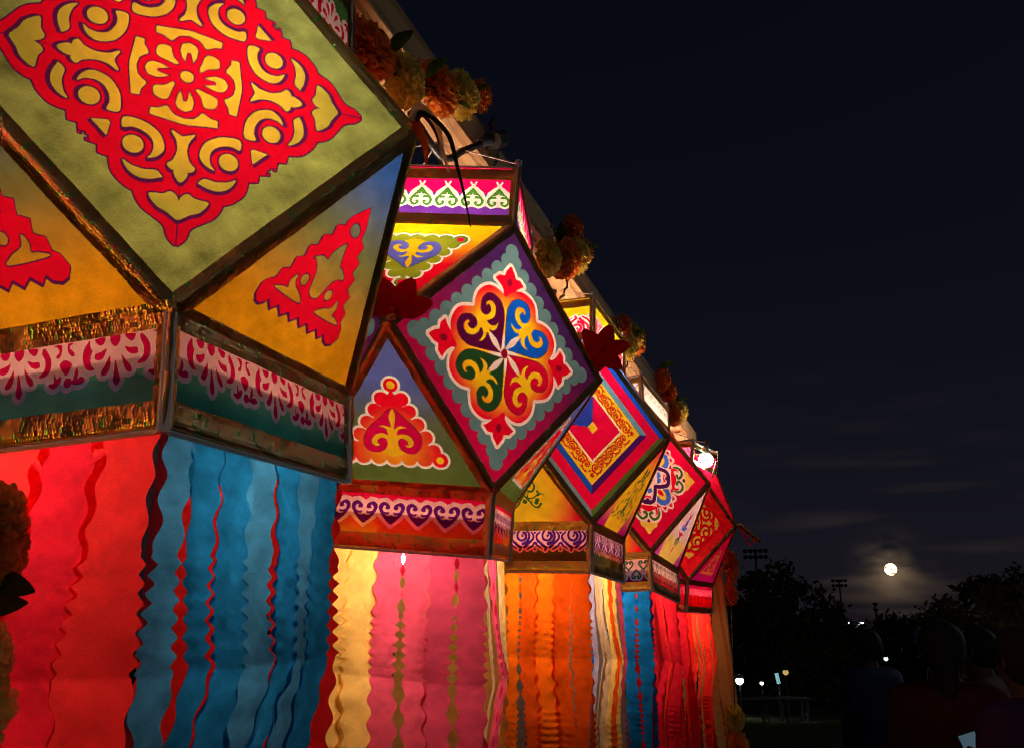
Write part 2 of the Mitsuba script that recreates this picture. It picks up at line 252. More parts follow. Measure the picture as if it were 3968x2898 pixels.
# --- first lantern: fretwork
def fretwork():
    o = DIG['outl']
    arm = np.vstack([cr(o[:7], False), cr(o[6:11], False), np.array(o[11:])])
    dia = arm[:, ::-1] * -1             # mirrored across the diagonal: towards the right-hand arm
    q = np.vstack([arm, dia[::-1]])
    quarter = Polygon(np.vstack([q, [[0, 0]]])).buffer(0.002)
    red = rot4(quarter).buffer(0.001)
    arms = [mir(dg('bell').buffer(0.002)), mir(dg('cres')), mir(disk(0.179, -0.346, 0.038)), mir(dg('ocr')), mir(dg('heart'))]
    cut, shade = [], []
    for g in arms:
        for k in range(4):
            d = np.array([math.sin(math.radians(90 * k)), -math.cos(math.radians(90 * k))])
            h = rot(g, 90 * k); cut.append(h); shade.append(unary_union([h, mv(h, 0.011 * d[0], 0.011 * d[1])]).buffer(0.006))
    tri = poly(DIG['tri'], False); tri = unary_union([tri, Polygon([(-y, -x) for x, y in DIG['tri']])]).convex_hull.buffer(-0.008)
    for k in range(4):
        d = np.array([math.cos(math.radians(90 * k - 45)), math.sin(math.radians(90 * k - 45))]); h = rot(tri, 90 * k)
        cut.append(h); shade.append(unary_union([h, mv(h, 0.012 * d[0], 0.012 * d[1])]).buffer(0.004))
    br = [(x, y + 0.007) for x, y in DIG['brack']]
    br = poly(br, False); br = unary_union([br, affinity.scale(br, 1, -1, origin=(0, 0))]).buffer(-0.004).buffer(0.004)
    pe = [(x, y + 0.010) for x, y in DIG['apet']]; pe = poly(pe, False).buffer(0.006).buffer(-0.006)
    dp = poly(DIG['dpet']); c = np.array(dp.centroid.coords[0]); dp = rot(dp, -45 - math.degrees(math.atan2(c[1], c[0])))
    for k in range(4):
        cut += [rot(br, 90 * k), rot(pe, 90 * k), rot(dp, 90 * k)]
        shade += [rot(br, 90 * k).buffer(0.005), rot(pe, 90 * k).buffer(0.004), rot(dp, 90 * k).buffer(0.004)]
    cut.append(disk(0, 0, 0.026)); shade.append(disk(0, 0, 0.031))
    return red, unary_union(shade), unary_union(cut)
FRET = fretwork()
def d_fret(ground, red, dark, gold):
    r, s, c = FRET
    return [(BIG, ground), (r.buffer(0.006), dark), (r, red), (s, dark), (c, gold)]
def t_fret(ground_low, ground_high, red, dark, split=0.86):
    o = dg('t1o', False).buffer(0.004).buffer(-0.004)
    holes = unary_union([dg('t1a'), dg('t1b'), dg('t1d'), mir(dg('t1d').buffer(0)).intersection(box(0.02, 0, 1, 2)), disk(-0.171, 0.539, 0.037), disk(0.125, 0.54, 0.037)])
    L = [(BIG, ground_low), (box(-3, split, 3, 3), ground_high), (unary_union([o, mv(o, -0.006, -0.014)]).buffer(0.006), dark), (o, red), (holes.buffer(0.008), dark), (holes, ground_low), (holes.intersection(box(-3, split, 3, 3)), ground_high)]
    return L
def c_drops(pink, red, green, hc, flip=False):
    a = unary_union([dg(f'L1k{i}').buffer(-0.003) for i in range(10)])
    b = unary_union([dg(f'L1m{i}').buffer(-0.003) for i in range(5)])
    ks, ms = [0.665 - 0.65 * k for k in range(-1, 4)], [0.34 - 0.65 * k for k in range(-1, 4)]
    drops = unary_union([mv(a, k - 0.665, 0) for k in ks] + [mv(b, k - 0.34, 0) for k in ms] + [disk(k - 0.345 + 0.345 * j, -0.005, 0.028) for k in ks for j in (2,)])
    edge = unary_union([drops.buffer(0.030), box(-3, 0.03, 3, 3)])
    f = (lambda g: affinity.scale(g, 1, -1, origin=(0, 0))) if flip else (lambda g: g)
    return [(BIG, green), (f(edge), pink), (f(drops), red)]

# --- second lantern: four hearts, tulips and a scalloped border
def four_hearts(p):
    hs, hout, fl = dg('h2'), dg('h2out'), dg('fl2', True)
    hearts = [mv(rot(hout.buffer(-0.004).difference(dg('fl2').buffer(0)), -90 * k), 0, 0) for k in range(4)]       # green bottom-left, purple top-left, blue top-right, red bottom-right
    body = rot4(hout).buffer(0.052).buffer(0.02).buffer(-0.02)
    tu = dg('tul', False).buffer(0.008).buffer(-0.008); tu = mv(tu, -0.022, 0); tu = unary_union([mir(tu), box(-0.05, -0.47, 0.05, -0.40)])
    tul = rot4(tu)
    ring = Polygon([(0.745, 0), (0, 0.745), (-0.745, 0), (0, -0.745)])
    sc = [ring]
    for k in range(4):
        for j in range(9):
            t = (j + 0.5) / 9; x, y = 0.745 * (1 - t), 0.745 * t
            sc.append(rot(disk(x, y, 0.058), 90 * k))
        sc.append(rot(disk(0.782, 0, 0.062), 90 * k))
    sc = unary_union(sc)
    white = unary_union([body, tul]).buffer(0.024)
    inner = disk(0, 0, 0.17)
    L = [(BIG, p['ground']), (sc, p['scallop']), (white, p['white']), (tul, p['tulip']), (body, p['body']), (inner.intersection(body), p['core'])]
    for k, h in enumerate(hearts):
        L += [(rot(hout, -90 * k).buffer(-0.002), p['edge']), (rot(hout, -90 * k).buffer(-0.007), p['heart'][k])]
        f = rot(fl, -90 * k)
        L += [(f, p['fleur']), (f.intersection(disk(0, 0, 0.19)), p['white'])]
    L += [(rot4(mv(disk(0, 0, 0.024, 0.032), 0, -0.543)), p['dot']), (disk(0, 0, 0.030, 0.036), p['dot'])]
    return L
def t_scallop(p, up=1):
    cs = [(0, 1.105, 0.072)]
    for x, y in ((0.153, 0.994), (0.224, 0.868), (0.305, 0.733), (0.383, 0.600), (0.459, 0.456)):
        a, b = x - 0.055, y - 0.035
        cs += [(a, b, 0.072), (-a, b, 0.072)]
    for k in range(7):
        cs.append((-0.468 + 0.156 * k, 0.325 - 0.0 * k, 0.079))
    blob = unary_union([disk(*c) for c in cs] + [Polygon([(0, 1.06), (0.45, 0.33), (-0.45, 0.33)])])
    heart, fl = dg('t2heart'), dg('t2fl')
    ho = poly([(x, y) for x, y in DIG['t2heart'][:9]] + [(0.0, 0.40)] + [(x, y) for x, y in DIG['t2heart'][14:]])
    dots = unary_union([disk(0, 1.107, 0.042), disk(0.468, 0.322, 0.040), disk(-0.468, 0.322, 0.040)])
    f = (lambda g: g) if up > 0 else (lambda g: affinity.scale(g, 1, -1, origin=(0, 0)))
    return [(BIG, p['low'])] + ([(f(box(-3, 0.66, 3, 3)), p['high'])] if 'high' in p else []) + [(f(blob.buffer(0.026)), p['white']), (f(blob), p['blob']), (f(heart), p['shade']), (f(mv(heart.buffer(-0.004), 0, -0.008).intersection(heart)), p['heart']), (f(fl), p['fleur']), (f(dots), p['dot'])]
def heart_motif(up, w):
    """A small heart with two curls: (outline, dark filling)."""
    if up:
        a = [(x - 0.521, y) for x, y in DIG['t2h']]; h = mir(poly(a)); o = [(0, 0.10), (0.10, 0.02), (0.137, -0.06), (0.125, -0.115), (0.075, -0.140), (0.0, -0.115)]
    else:
        a = [(x - 0.547, y) for x, y in DIG['b2h']]; h = mir(poly(a)); o = [(0, -0.10), (-0.105, -0.010), (-0.152, 0.055), (-0.150, 0.125), (-0.122, 0.16), (-0.06, 0.172), (0, 0.131)]
    return mir(poly(o, False)).buffer(0.012).buffer(-0.004), h
def c_hearts(p, step, x0, up):
    o, h = heart_motif(up, step)
    xs = [x0 + step * k for k in range(-10, 11) if abs(x0 + step * k) < 1.15]
    white = unary_union([mv(o.buffer(0.012), x, 0) for x in xs]); dark = unary_union([mv(h, x, 0) for x in xs])
    if up:
        white = unary_union([white] + [LineString([(x - 0.03, 0.15), (x, 0.10), (x + 0.03, 0.15)]).buffer(0.011) for x in xs])
    top = box(-3, 0.02, 3, 3)
    return [(BIG, p['low']), (top, p['high']), (white, p['white']), (dark, p['dark'])]

# --- third lantern: nested squares
def d_squares(p):
    sq = lambda r: Polygon([(r, 0), (0, r), (-r, 0), (0, -r)])
    sec = [Polygon([(0, 0), (3 * math.cos(math.radians(90 * k)), 3 * math.sin(math.radians(90 * k))), (3 * math.cos(math.radians(90 * k + 90)), 3 * math.sin(math.radians(90 * k + 90)))]) for k in range(4)]   # upper right, upper left, lower left, lower right
    L = [(BIG, p['rim'][0])] + [(sec[k], p['rim'][k]) for k in range(4)] + [(sq(0.862), p['red'])]
    L += [(sq(0.70).intersection(sec[k]), p['band'][k]) for k in range(4)]
    L += [(sq(0.605), p['gold'])]
    scr = []
    for k in range(4):                  # scroll work in the golden band
        for j in range(7):
            t = (j + 0.5) / 7; s = 1 if j % 2 else -1
            u0 = -0.29 + 0.58 * t + 0.02
            c = (u0, 0.335 + 0.012 * s)
            scr.append(rot(stroke(spiral(c[0], c[1], 0.042, 90 * s + 120, s * 1.45), 0.008, 0.006), 45 + 90 * k))
            scr.append(rot(disk(c[0], c[1], 0.013), 45 + 90 * k))
            scr.append(rot(stroke([(u0 - 0.05, 0.335 - 0.05 * s), (u0 - 0.005, 0.335 - 0.058 * s), (u0 + 0.045, 0.335 - 0.02 * s), (u0 + 0.055, 0.335 + 0.03 * s)], 0.010, 0.003), 45 + 90 * k))
            scr.append(rot(stroke([(u0 + 0.02, 0.335 - 0.05 * s), (u0 + 0.05, 0.335 - 0.062 * s)], 0.013, 0.002), 45 + 90 * k))
        scr.append(rot(disk(0, 0.50, 0.024), 90 * k)); scr.append(rot(disk(0.03, 0.46, 0.014), 90 * k)); scr.append(rot(disk(-0.03, 0.46, 0.014), 90 * k))
    L += [(unary_union(scr), p['scroll']), (sq(0.375), p['pale']), (sq(0.345), p['red'])]
    L += [(sec[1].intersection(sq(0.345)).intersection(box(-3, -0.0, 0, 3)), p['blue'])]
    L += [(sq(0.066), p['gold2'])]
    return L
def t_scrolls(p):
    s = [stroke(DIG['l3sp'], 0.016, 0.005), stroke(DIG['l3sp2'], 0.018, 0.012), stroke(DIG['l3sp3'], 0.006, 0.016)]
    s += [disk(x, y, 0.034) for x, y in DIG['l3dots']] + [disk(0.31, 0.50, 0.022), disk(0.20, 0.60, 0.020), stroke([(0.30, 0.44), (0.36, 0.47), (0.40, 0.44)], 0.016, 0.002), stroke([(0.06, 0.62), (0.02, 0.75), (-0.03, 0.82)], 0.012, 0.03), stroke([(0.12, 0.39), (0.18, 0.33), (0.2, 0.36)], 0.012, 0.006)]
    g = unary_union(s)
    g = unary_union([mv(g, -0.08, 0.05), affinity.scale(mv(g, -0.08, 0.05), -1, 1, origin=(0, 0))])
    return [(BIG, p['low']), (g, p['ink'])]
def c_swirls(p, x0=0.312, step=0.411, flip=False):
    o = []
    for k in range(-6, 7):
        x = x0 + step * k
        if abs(x) > 1.2: continue
        o += [mv(g, x, 0.18) for g in (disk(0, 0, 0.020), stroke(spiral(0, 0, 0.098, 95, 0.93, k=0.50), 0.012, 0.023), stroke(spiral(0.0, -0.005, 0.115, -85, 0.46, k=0.9), 0.024, 0.012),
              stroke([(-0.13, 0.055), (-0.185, 0.0), (-0.165, -0.065), (-0.10, -0.125), (-0.02, -0.180)], 0.012, 0.020), stroke([(0.14, 0.055), (0.180, 0.0), (0.165, -0.055), (0.10, -0.115), (0.035, -0.175)], 0.012, 0.020),
              stroke([(-0.195, -0.110), (-0.15, -0.155), (-0.09, -0.20)], 0.018, 0.006), stroke([(0.20, -0.105), (0.16, -0.155), (0.085, -0.205)], 0.014, 0.012), disk(-0.035, -0.215, 0.019), disk(-0.205, -0.205, 0.018), Polygon([(-0.24, 0.06), (-0.18, 0.06), (-0.21, 0.02)]))]
    g = unary_union(o); edge = unary_union([g.buffer(0.026), box(-3, 0.04, 3, 3)])
    f = (lambda q: affinity.scale(q, 1, -1, origin=(0, 0))) if flip else (lambda q: q)
    return [(BIG, p['low']), (f(edge), p['pale']), (f(g), p['ink'])]

# --- fourth lantern: knot and petals
def d_knot(p):
    y = DIG['d4y']; tip = np.array([[0.748, 0.0], [0.70, -0.045], [0.672, -0.062], [0.645, -0.115], [0.590, -0.135], [0.54, -0.06]])
    tip = Polygon(np.vstack([tip, (tip * [1, -1])[::-1]])).buffer(0.01).buffer(-0.004)
    curl = dg('d4g').buffer(-0.002); curl = unary_union([curl, affinity.scale(curl, 1, -1, origin=(0, 0))])
    core = unary_union([Polygon([(0.40, 0.14), (0.46, 0.03), (0.46, -0.03), (0.40, -0.14), (0.36, 0)]), stroke([(0.40, 0.12), (0.46, 0.135), (0.49, 0.12)], 0.02, 0.008), stroke([(0.40, -0.12), (0.46, -0.135), (0.49, -0.12)], 0.02, 0.008)])
    kn = stroke([(0.126, -0.126), (0.22, -0.118), (0.31, -0.09), (0.345, -0.02), (0.31, 0.0), (0.345, 0.02), (0.31, 0.09), (0.22, 0.118), (0.126, 0.126)], 0.025)
    pet_b = unary_union([disk(0.235, -0.235, 0.10)] + [disk(0.235 + 0.095 * math.cos(math.radians(a)), -0.235 + 0.095 * math.sin(math.radians(a)), 0.034) for a in range(-150, 70, 24)])
    pet_y = poly([(0.126, -0.126), (0.20, -0.13), (0.275, -0.19), (0.29, -0.26), (0.255, -0.292), (0.19, -0.275), (0.13, -0.20)])
    pet_r = poly([(0.135, -0.135), (0.19, -0.15), (0.24, -0.20), (0.245, -0.24), (0.21, -0.235), (0.15, -0.19)])
    teeth = unary_union([Polygon([(0.37 * math.cos(a) + 0.0, 0), (0, 0), (0, 0)]) for a in ()] + [mv(rot(Polygon([(0.012, -0.036), (0.052, -0.006), (0.052, 0.006), (0.012, 0.036)]), a), 0.235 + 0.135 * math.cos(math.radians(a)), -0.235 + 0.135 * math.sin(math.radians(a))) for a in (-118, -82, -45, -8, 28)])
    inner = [unary_union([Polygon([(0.20, 0.075), (0.225, 0.02), (0.19, 0.0), (0.225, -0.02), (0.20, -0.075), (0.155, -0.07), (0.165, 0.0), (0.155, 0.07)])]), unary_union([disk(0.285, 0.0, 0.03, 0.05)])]
    allg = rot4(unary_union([tip, curl, core, kn, pet_b, teeth, inner[0], inner[1], box(-0.1, -0.1, 0.1, 0.1)]))
    fill = unary_union([rot4(unary_union([curl, core, kn, pet_b, teeth])).buffer(0.030), Polygon([(0.30, 0), (0, 0.30), (-0.30, 0), (0, -0.30)])])
    L = [(BIG, p['ground']), (rot4(tip), p['gold']), (fill, p['white']), (disk(0, 0, 0.10), p['green']), (rot4(inner[0]), p['blue']), (rot4(inner[1]), p['red'])]
    L += [(rot4(core), p['red']), (rot4(curl), p['green']), (rot4(pet_b), p['blue']), (rot4(pet_y), p['gold']), (rot4(pet_r), p['red']), (rot4(teeth), p['crimson'])]
    L += [(rot4(kn.buffer(0.012)), p['white']), (rot4(kn), p['purple']), (rot4(disk(0.581, 0, 0.022)), p['purple'])]
    return L
def t_flower(p):
    g, b, r = [], [], []
    b += [disk(0, 0.86, 0.07, 0.10), stroke([(-0.14, 0.80), (-0.06, 0.74), (0, 0.78), (0.06, 0.74), (0.14, 0.80)], 0.03), stroke([(0, 1.02), (0, 0.92)], 0.02, 0.04)]
    r += [disk(0, 0.86, 0.035, 0.05), stroke([(-0.07, 1.10), (-0.03, 1.0)], 0.012, 0.03), stroke([(0.07, 1.10), (0.03, 1.0)], 0.012, 0.03), disk(0, 0.62, 0.075, 0.06), stroke([(-0.15, 0.66), (-0.05, 0.63)], 0.012, 0.025), stroke([(0.15, 0.66), (0.05, 0.63)], 0.012, 0.025), disk(0, 0.30, 0.035, 0.06), stroke([(0, 0.30), (0, 0.16)], 0.02, 0.003)]
    g += [stroke([(-0.03, 0.54), (-0.09, 0.48), (-0.06, 0.38)], 0.03, 0.015), stroke([(0.03, 0.54), (0.09, 0.48), (0.06, 0.38)], 0.03, 0.015), disk(0, 0.45, 0.03, 0.05)]
    return [(BIG, p['low']), (box(-3, 0.42, 3, 3), p['high']), (Polygon([(-1, 0), (-0.55, 0), (-0.68, 0.5), (-0.8, 0.5)]), p['corner']), (Polygon([(1, 0), (0.55, 0), (0.68, 0.5), (0.8, 0.5)]), p['corner']), (unary_union(b), p['blue']), (unary_union(r), p['red']), (unary_union(g), p['green'])]
def t_leaves(p):
    rng = random.Random(5); o = []
    for k in range(46):
        y = 0.28 + 0.9 * rng.random(); w = 0.50 * (1 - (y - 0.2) / 1.15)
        x = rng.uniform(0.02, max(w, 0.05)); a = rng.uniform(-50, 50)
        leaf = affinity.rotate(disk(x, y, 0.017, 0.036), a, origin=(x, y))
        o += [leaf, affinity.scale(leaf, -1, 1, origin=(0, 0))]
    o += [disk(0, 0.45, 0.05, 0.09), stroke([(-0.2, 0.36), (-0.08, 0.40), (0, 0.33), (0.08, 0.40), (0.2, 0.36)], 0.012), stroke([(-0.12, 0.62), (0, 0.55), (0.12, 0.62)], 0.012)]
    return [(BIG, p['low']), (Polygon([(-1, 0), (-0.42, 0), (-0.55, 0.75)]), p['corner']), (Polygon([(1, 0), (0.42, 0), (0.55, 0.75)]), p['corner']), (box(-3, 0.95, 3, 3), p['high']), (unary_union(o), p['ink'])]
def c_lattice(p, step=0.285):
    o = []
    for k in range(-5, 6):
        for s, x0, y0 in ((1, 0, 0.115), (-1, step / 2, -0.03)):
            x = x0 + step * k
            if abs(x) > 1.15: continue
            for m in (-1, 1):
                o.append(mv(stroke([(0, -0.075 * s), (m * 0.055, -0.01 * s), (m * 0.085, 0.045 * s), (m * 0.05, 0.085 * s), (m * 0.022, 0.06 * s), (m * 0.042, 0.04 * s)], 0.014, 0.016), x, y0))
    g = unary_union(o); edge = unary_union([g.buffer(0.03), box(-3, -0.06, 3, 3)])
    return [(BIG, p['low']), (edge, p['pale']), (g, p['ink'])]
def c_rings(p, step=0.30):
    o = []
    for k in range(-4, 5):
        x = step * k
        ring = disk(x, 0.10, 0.095, 0.11).difference(disk(x, 0.11, 0.045, 0.055))
        o += [ring, disk(x, -0.06, 0.035), disk(x + step / 2, 0.16, 0.03)]
    g = unary_union(o); edge = unary_union([g.buffer(0.028)])
    return [(BIG, p['low']), (edge, p['pale']), (g, p['ink'])]

# ---------------------------------------------------------------- the dyes and the five lanterns' panels
white = pal(ink(250, 226, 200), mott=0.06)
rose_white = pal(ink(245, 200, 180), mott=0.06)
scarlet = pal(ink(238, 6, 34), ink(214, 0, 34), (0.3, -0.3, 0.3), mott=0.05)
crimson = pal(ink(205, 0, 48), mott=0.06)
plum = pal(ink(92, 22, 62), mott=0.05)

def H_of(lan):                          # apex height of the triangles in half-bases
    return lan['H']
DESIGN = []
# 1: red fretwork on green
g_moss = pal(ink(150, 146, 64), ink(120, 124, 62), (0.0, 0.5, 0.4), mott=0.30)
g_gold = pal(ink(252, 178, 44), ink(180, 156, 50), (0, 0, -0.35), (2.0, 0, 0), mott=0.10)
lo1 = pal(ink(230, 140, 12), ink(120, 112, 54), (0, 1.35, -0.25), mott=0.16)
hi1 = pal(ink(120, 112, 54), ink(52, 86, 140), (0, 1.5, -1.22), mott=0.16)
DESIGN.append(dict(D=lambda hc: d_fret(g_moss, scarlet, plum, g_gold), L=lambda hc: t_fret(lo1, hi1, scarlet, plum), U=lambda hc: [(affinity.scale(g, 1, -1, origin=(0, 0)), k) for g, k in t_fret(lo1, hi1, scarlet, plum)],
    b=lambda hc: c_drops(pal(ink(212, 136, 112), mott=0.06), pal(ink(180, 0, 44)), pal(ink(100, 128, 76), mott=0.1), hc), t=lambda hc: c_drops(rose_white, crimson, pal(ink(70, 110, 50), mott=0.1), hc, True)))
# 2: hearts
p2 = dict(ground=pal(ink(62, 27, 68), ink(196, 0, 54), (-0.30, -0.62, 0.40), mott=0.10), scallop=pal(ink(92, 116, 106), mott=0.10), white=pal(ink(250, 200, 168), mott=0.06), tulip=scarlet,
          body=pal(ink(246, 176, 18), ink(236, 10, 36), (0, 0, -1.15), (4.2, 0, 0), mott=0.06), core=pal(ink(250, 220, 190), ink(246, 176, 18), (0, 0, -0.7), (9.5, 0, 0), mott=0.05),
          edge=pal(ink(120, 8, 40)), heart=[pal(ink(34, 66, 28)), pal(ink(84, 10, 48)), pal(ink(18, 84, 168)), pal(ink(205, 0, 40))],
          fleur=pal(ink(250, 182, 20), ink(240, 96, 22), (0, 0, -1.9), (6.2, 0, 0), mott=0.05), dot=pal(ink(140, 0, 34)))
p2l = dict(low=pal(ink(92, 104, 40), ink(98, 102, 62), (0, 1.3, -0.1), mott=0.12), high=pal(ink(98, 102, 62), ink(92, 98, 148), (0, 1.9, -1.25), mott=0.12), white=white,
           blob=pal(ink(252, 150, 24), ink(238, 12, 34), (0, 0, -0.05), (2.1, 0, 0.42), mott=0.07), shade=pal(ink(140, 0, 44)), heart=pal(ink(216, 0, 62)), fleur=pal(ink(252, 178, 24), ink(250, 160, 30), (0, 1, -0.3)), dot=pal(ink(252, 178, 30)))
p2u = dict(low=pal(ink(255, 178, 10), ink(236, 12, 30), (0, -1.7, -0.36), mott=0.07), white=white, blob=pal(ink(150, 144, 26), ink(66, 108, 34), (0, 0, -0.5), (1.9, 0, -0.6), mott=0.10),
           shade=pal(ink(52, 40, 92)), heart=pal(ink(96, 88, 152)), fleur=pal(ink(240, 176, 16)), dot=pal(ink(240, 10, 46)))
p2b = dict(low=pal(ink(192, 54, 22), ink(206, 118, 20), (0, -6, -0.3), mott=0.12), high=pal(ink(200, 0, 38)), white=pal(ink(206, 128, 108)), dark=pal(ink(84, 10, 66)))
p2t = dict(low=pal(ink(112, 46, 132)), high=pal(ink(240, 0, 84)), white=white, dark=pal(ink(78, 128, 34)))
DESIGN.append(dict(D=lambda hc: four_hearts(p2), L=lambda hc: t_scallop(p2l), U=lambda hc: t_scallop(p2u, -1), b=lambda hc: c_hearts(p2b, 0.2805, 0.547, False), t=lambda hc: c_hearts(p2t, 0.2855, 0.521, True)))
# 3: nested squares
grey3, blue3, red3 = pal(ink(112, 122, 112), mott=0.1), pal(ink(26, 74, 164), mott=0.1), pal(ink(236, 4, 48), ink(222, 0, 52), (0, 1, 0.5), mott=0.06)
p3 = dict(rim=[blue3, pal(ink(120, 80, 140)), grey3, pal(ink(78, 92, 30), mott=0.1)], red=red3, band=[pal(ink(104, 138, 136)), blue3, pal(ink(34, 72, 140)), pal(ink(74, 20, 80))],
          gold=pal(ink(250, 178, 26), mott=0.07), scroll=pal(ink(206, 34, 22)), pale=pal(ink(252, 196, 140)), blue=pal(ink(44, 58, 132), mott=0.08), gold2=pal(ink(244, 170, 34)))
p3l = dict(low=pal(ink(254, 178, 22), ink(236, 8, 36), (0, 0, -0.75), (1.75, -0.08, 0.52), mott=0.07), ink=pal(ink(56, 92, 28)))
p3u = dict(low=pal(ink(110, 140, 210), ink(60, 90, 190), (0, -0.9, 0)), ink=pal(ink(236, 20, 60)))
p3b = dict(low=pal(ink(74, 70, 40), mott=0.1), pale=pal(ink(214, 128, 110)), ink=pal(ink(66, 12, 70)))
p3t = dict(low=pal(ink(255, 200, 20)), pale=white, ink=pal(ink(240, 0, 60)))
DESIGN.append(dict(D=lambda hc: d_squares(p3), L=lambda hc: t_scrolls(p3l), U=lambda hc: [(affinity.scale(g, 1, -1, origin=(0, 0)), k) for g, k in t_scrolls(p3u)], b=lambda hc: c_swirls(p3b), t=lambda hc: c_swirls(p3t, flip=True)))
# 4: knots and petals
p4 = dict(ground=pal(ink(240, 0, 52), ink(210, 0, 44), (0, -0.8, 0.3), mott=0.06), gold=pal(ink(246, 180, 62)), white=pal(ink(252, 190, 160)), red=scarlet, green=pal(ink(70, 92, 34)), blue=pal(ink(70, 100, 172)), crimson=pal(ink(206, 0, 62)), purple=pal(ink(74, 18, 66)))
p4l = dict(low=pal(ink(242, 190, 80), ink(240, 186, 90), (0, 1, 0)), high=pal(ink(240, 186, 90), ink(238, 190, 170), (0, 4.5, -1.9)), corner=pal(ink(196, 60, 130), ink(236, 150, 130), (0, 2.2, -0.3)), blue=pal(ink(74, 92, 180)), red=pal(ink(206, 50, 90)), green=pal(ink(66, 92, 70)))
p4r = dict(low=pal(ink(250, 170, 24), mott=0.08), high=pal(ink(250, 170, 24), ink(240, 60, 50), (0, 1.7, -1.7)), corner=pal(ink(190, 10, 90), ink(244, 140, 40), (0, 1.8, -0.1)), ink=pal(ink(84, 84, 30)))
p4b = dict(low=pal(ink(150, 10, 50)), pale=pal(ink(226, 150, 124)), ink=pal(ink(56, 72, 42)))
p4t = dict(low=white, pale=white, ink=pal(ink(150, 120, 110)))
p4t2 = lambda hc: [(BIG, pal(ink(240, 0, 100)))] + c_lattice(dict(low=white, pale=white, ink=p4t['ink']))[1:] + [(box(-3, -3, 3, -0.05), white)]
DESIGN.append(dict(D=lambda hc: d_knot(p4), L=lambda hc: t_flower(p4l), U=lambda hc: [(affinity.scale(g, 1, -1, origin=(0, 0)), k) for g, k in t_leaves(p4r)], b=lambda hc: c_lattice(p4b), t=p4t2))
# 5: gold fretwork on red
g5, r5, d5 = pal(ink(252, 40, 34), ink(244, 14, 34), (0, 0, -0.6), (1.5, 0, 0), mott=0.16), pal(ink(240, 14, 30), mott=0.06), pal(ink(206, 0, 30))
o5 = pal(ink(255, 186, 60, 1.3), ink(255, 150, 50, 1.2), (0, 0, -0.2), (1.2, 0, 0))
lo5, hi5 = pal(ink(210, 10, 110), ink(232, 20, 84), (0, 1.6, -0.3)), pal(ink(232, 20, 84), ink(238, 24, 80), (0, 1, 0))
DESIGN.append(dict(D=lambda hc: d_fret(g5, r5, d5, o5), L=lambda hc: t_fret(lo5, hi5, pal(ink(246, 130, 66)), pal(ink(200, 40, 70))), U=lambda hc: [(BIG, pal(ink(240, 20, 50), mott=0.15))],
    b=lambda hc: c_rings(dict(low=pal(ink(196, 0, 50)), pale=pal(ink(250, 90, 96)), ink=pal(ink(220, 0, 50)))), t=lambda hc: c_rings(dict(low=pal(ink(240, 30, 96)), pale=pal(ink(255, 120, 120)), ink=pal(ink(240, 30, 80))))))
DESIGN.append(DESIGN[1])
# the third lantern's right-hand triangles and the fourth's left-hand ones carry other prints
DESIGN[2]['L_by'] = {0: lambda hc: t_leaves(p4r)}
DESIGN[3]['L_by'] = {3: lambda hc: t_scrolls(p3l)}

FIT = [([-1.2762, 2.7353, 1.5018], [-1.0853, -0.0175, 0.0509], [0.7202, 0.9993, 0.3117, 0.3186]), ([-0.4899, 4.7291, 1.4126], [-0.8806, 0.0917, -0.0106], [0.7158, 1.0025, 0.3086, 0.3327]),
       ([0.3356, 6.9291, 1.4449], [-1.1526, -0.0004, -0.0363], [0.7294, 0.9786, 0.3376, 0.3415]), ([1.042, 8.6374, 1.3019], [-1.2138, -0.0913, -0.0398], [0.7322, 0.9858, 0.3135, 0.3026]),
       ([2.2086, 11.7995, 1.3601], [-1.3599, 0.059, -0.0725], [0.7634, 0.9198, 0.377, 0.2869]), ([-2.10, 0.55, 1.46], [-1.0, 0.02, 0.01], [0.7202, 0.9993, 0.3117, 0.3186])]
def euler(z, y, x):
    c, s = math.cos, math.sin
    return np.array([[c(z), -s(z), 0], [s(z), c(z), 0], [0, 0, 1]]) @ np.array([[c(y), 0, s(y)], [0, 1, 0], [-s(y), 0, c(y)]]) @ np.array([[1, 0, 0], [0, c(x), -s(x)], [0, s(x), c(x)]])

MEMO = {}
def layers_of(fn):
    if id(fn) not in MEMO:
        MEMO[id(fn)] = (fn, fn(0))
    return MEMO[id(fn)][1]
def panel(name, parent, o, X, Y, outline, layers):
    """One sheet of printed paper: the layers' visible pieces, each piece meshed, uv = (8 colour + x, y)."""
    V, F, UV, n = [], [], [], 0
    above = None
    for g, k in reversed(layers):
        vis = g.intersection(outline)
        if above is not None: vis = vis.difference(above)
        above = g if above is None else above.union(g)
        for q in getattr(vis, 'geoms', [vis]):
            if q.geom_type != 'Polygon' or q.area < 2e-6: continue
            try:
                v, f = trimesh.creation.triangulate_polygon(q, engine='earcut')
            except Exception:
                continue
            if len(f) == 0: continue
            V.append(v); F.append(f + n); n += len(v)
            UV.append(np.stack([v[:, 0] + 8 * k, v[:, 1]], 1))
    v2, f, uv = np.vstack(V), np.vstack(F), np.vstack(UV)
    v = W(o) + (v2[:, :1] * X + v2[:, 1:2] * Y) * S
    return put(name, trimesh.Trimesh(v, f, process=False), 'paper', parent, uv=uv)

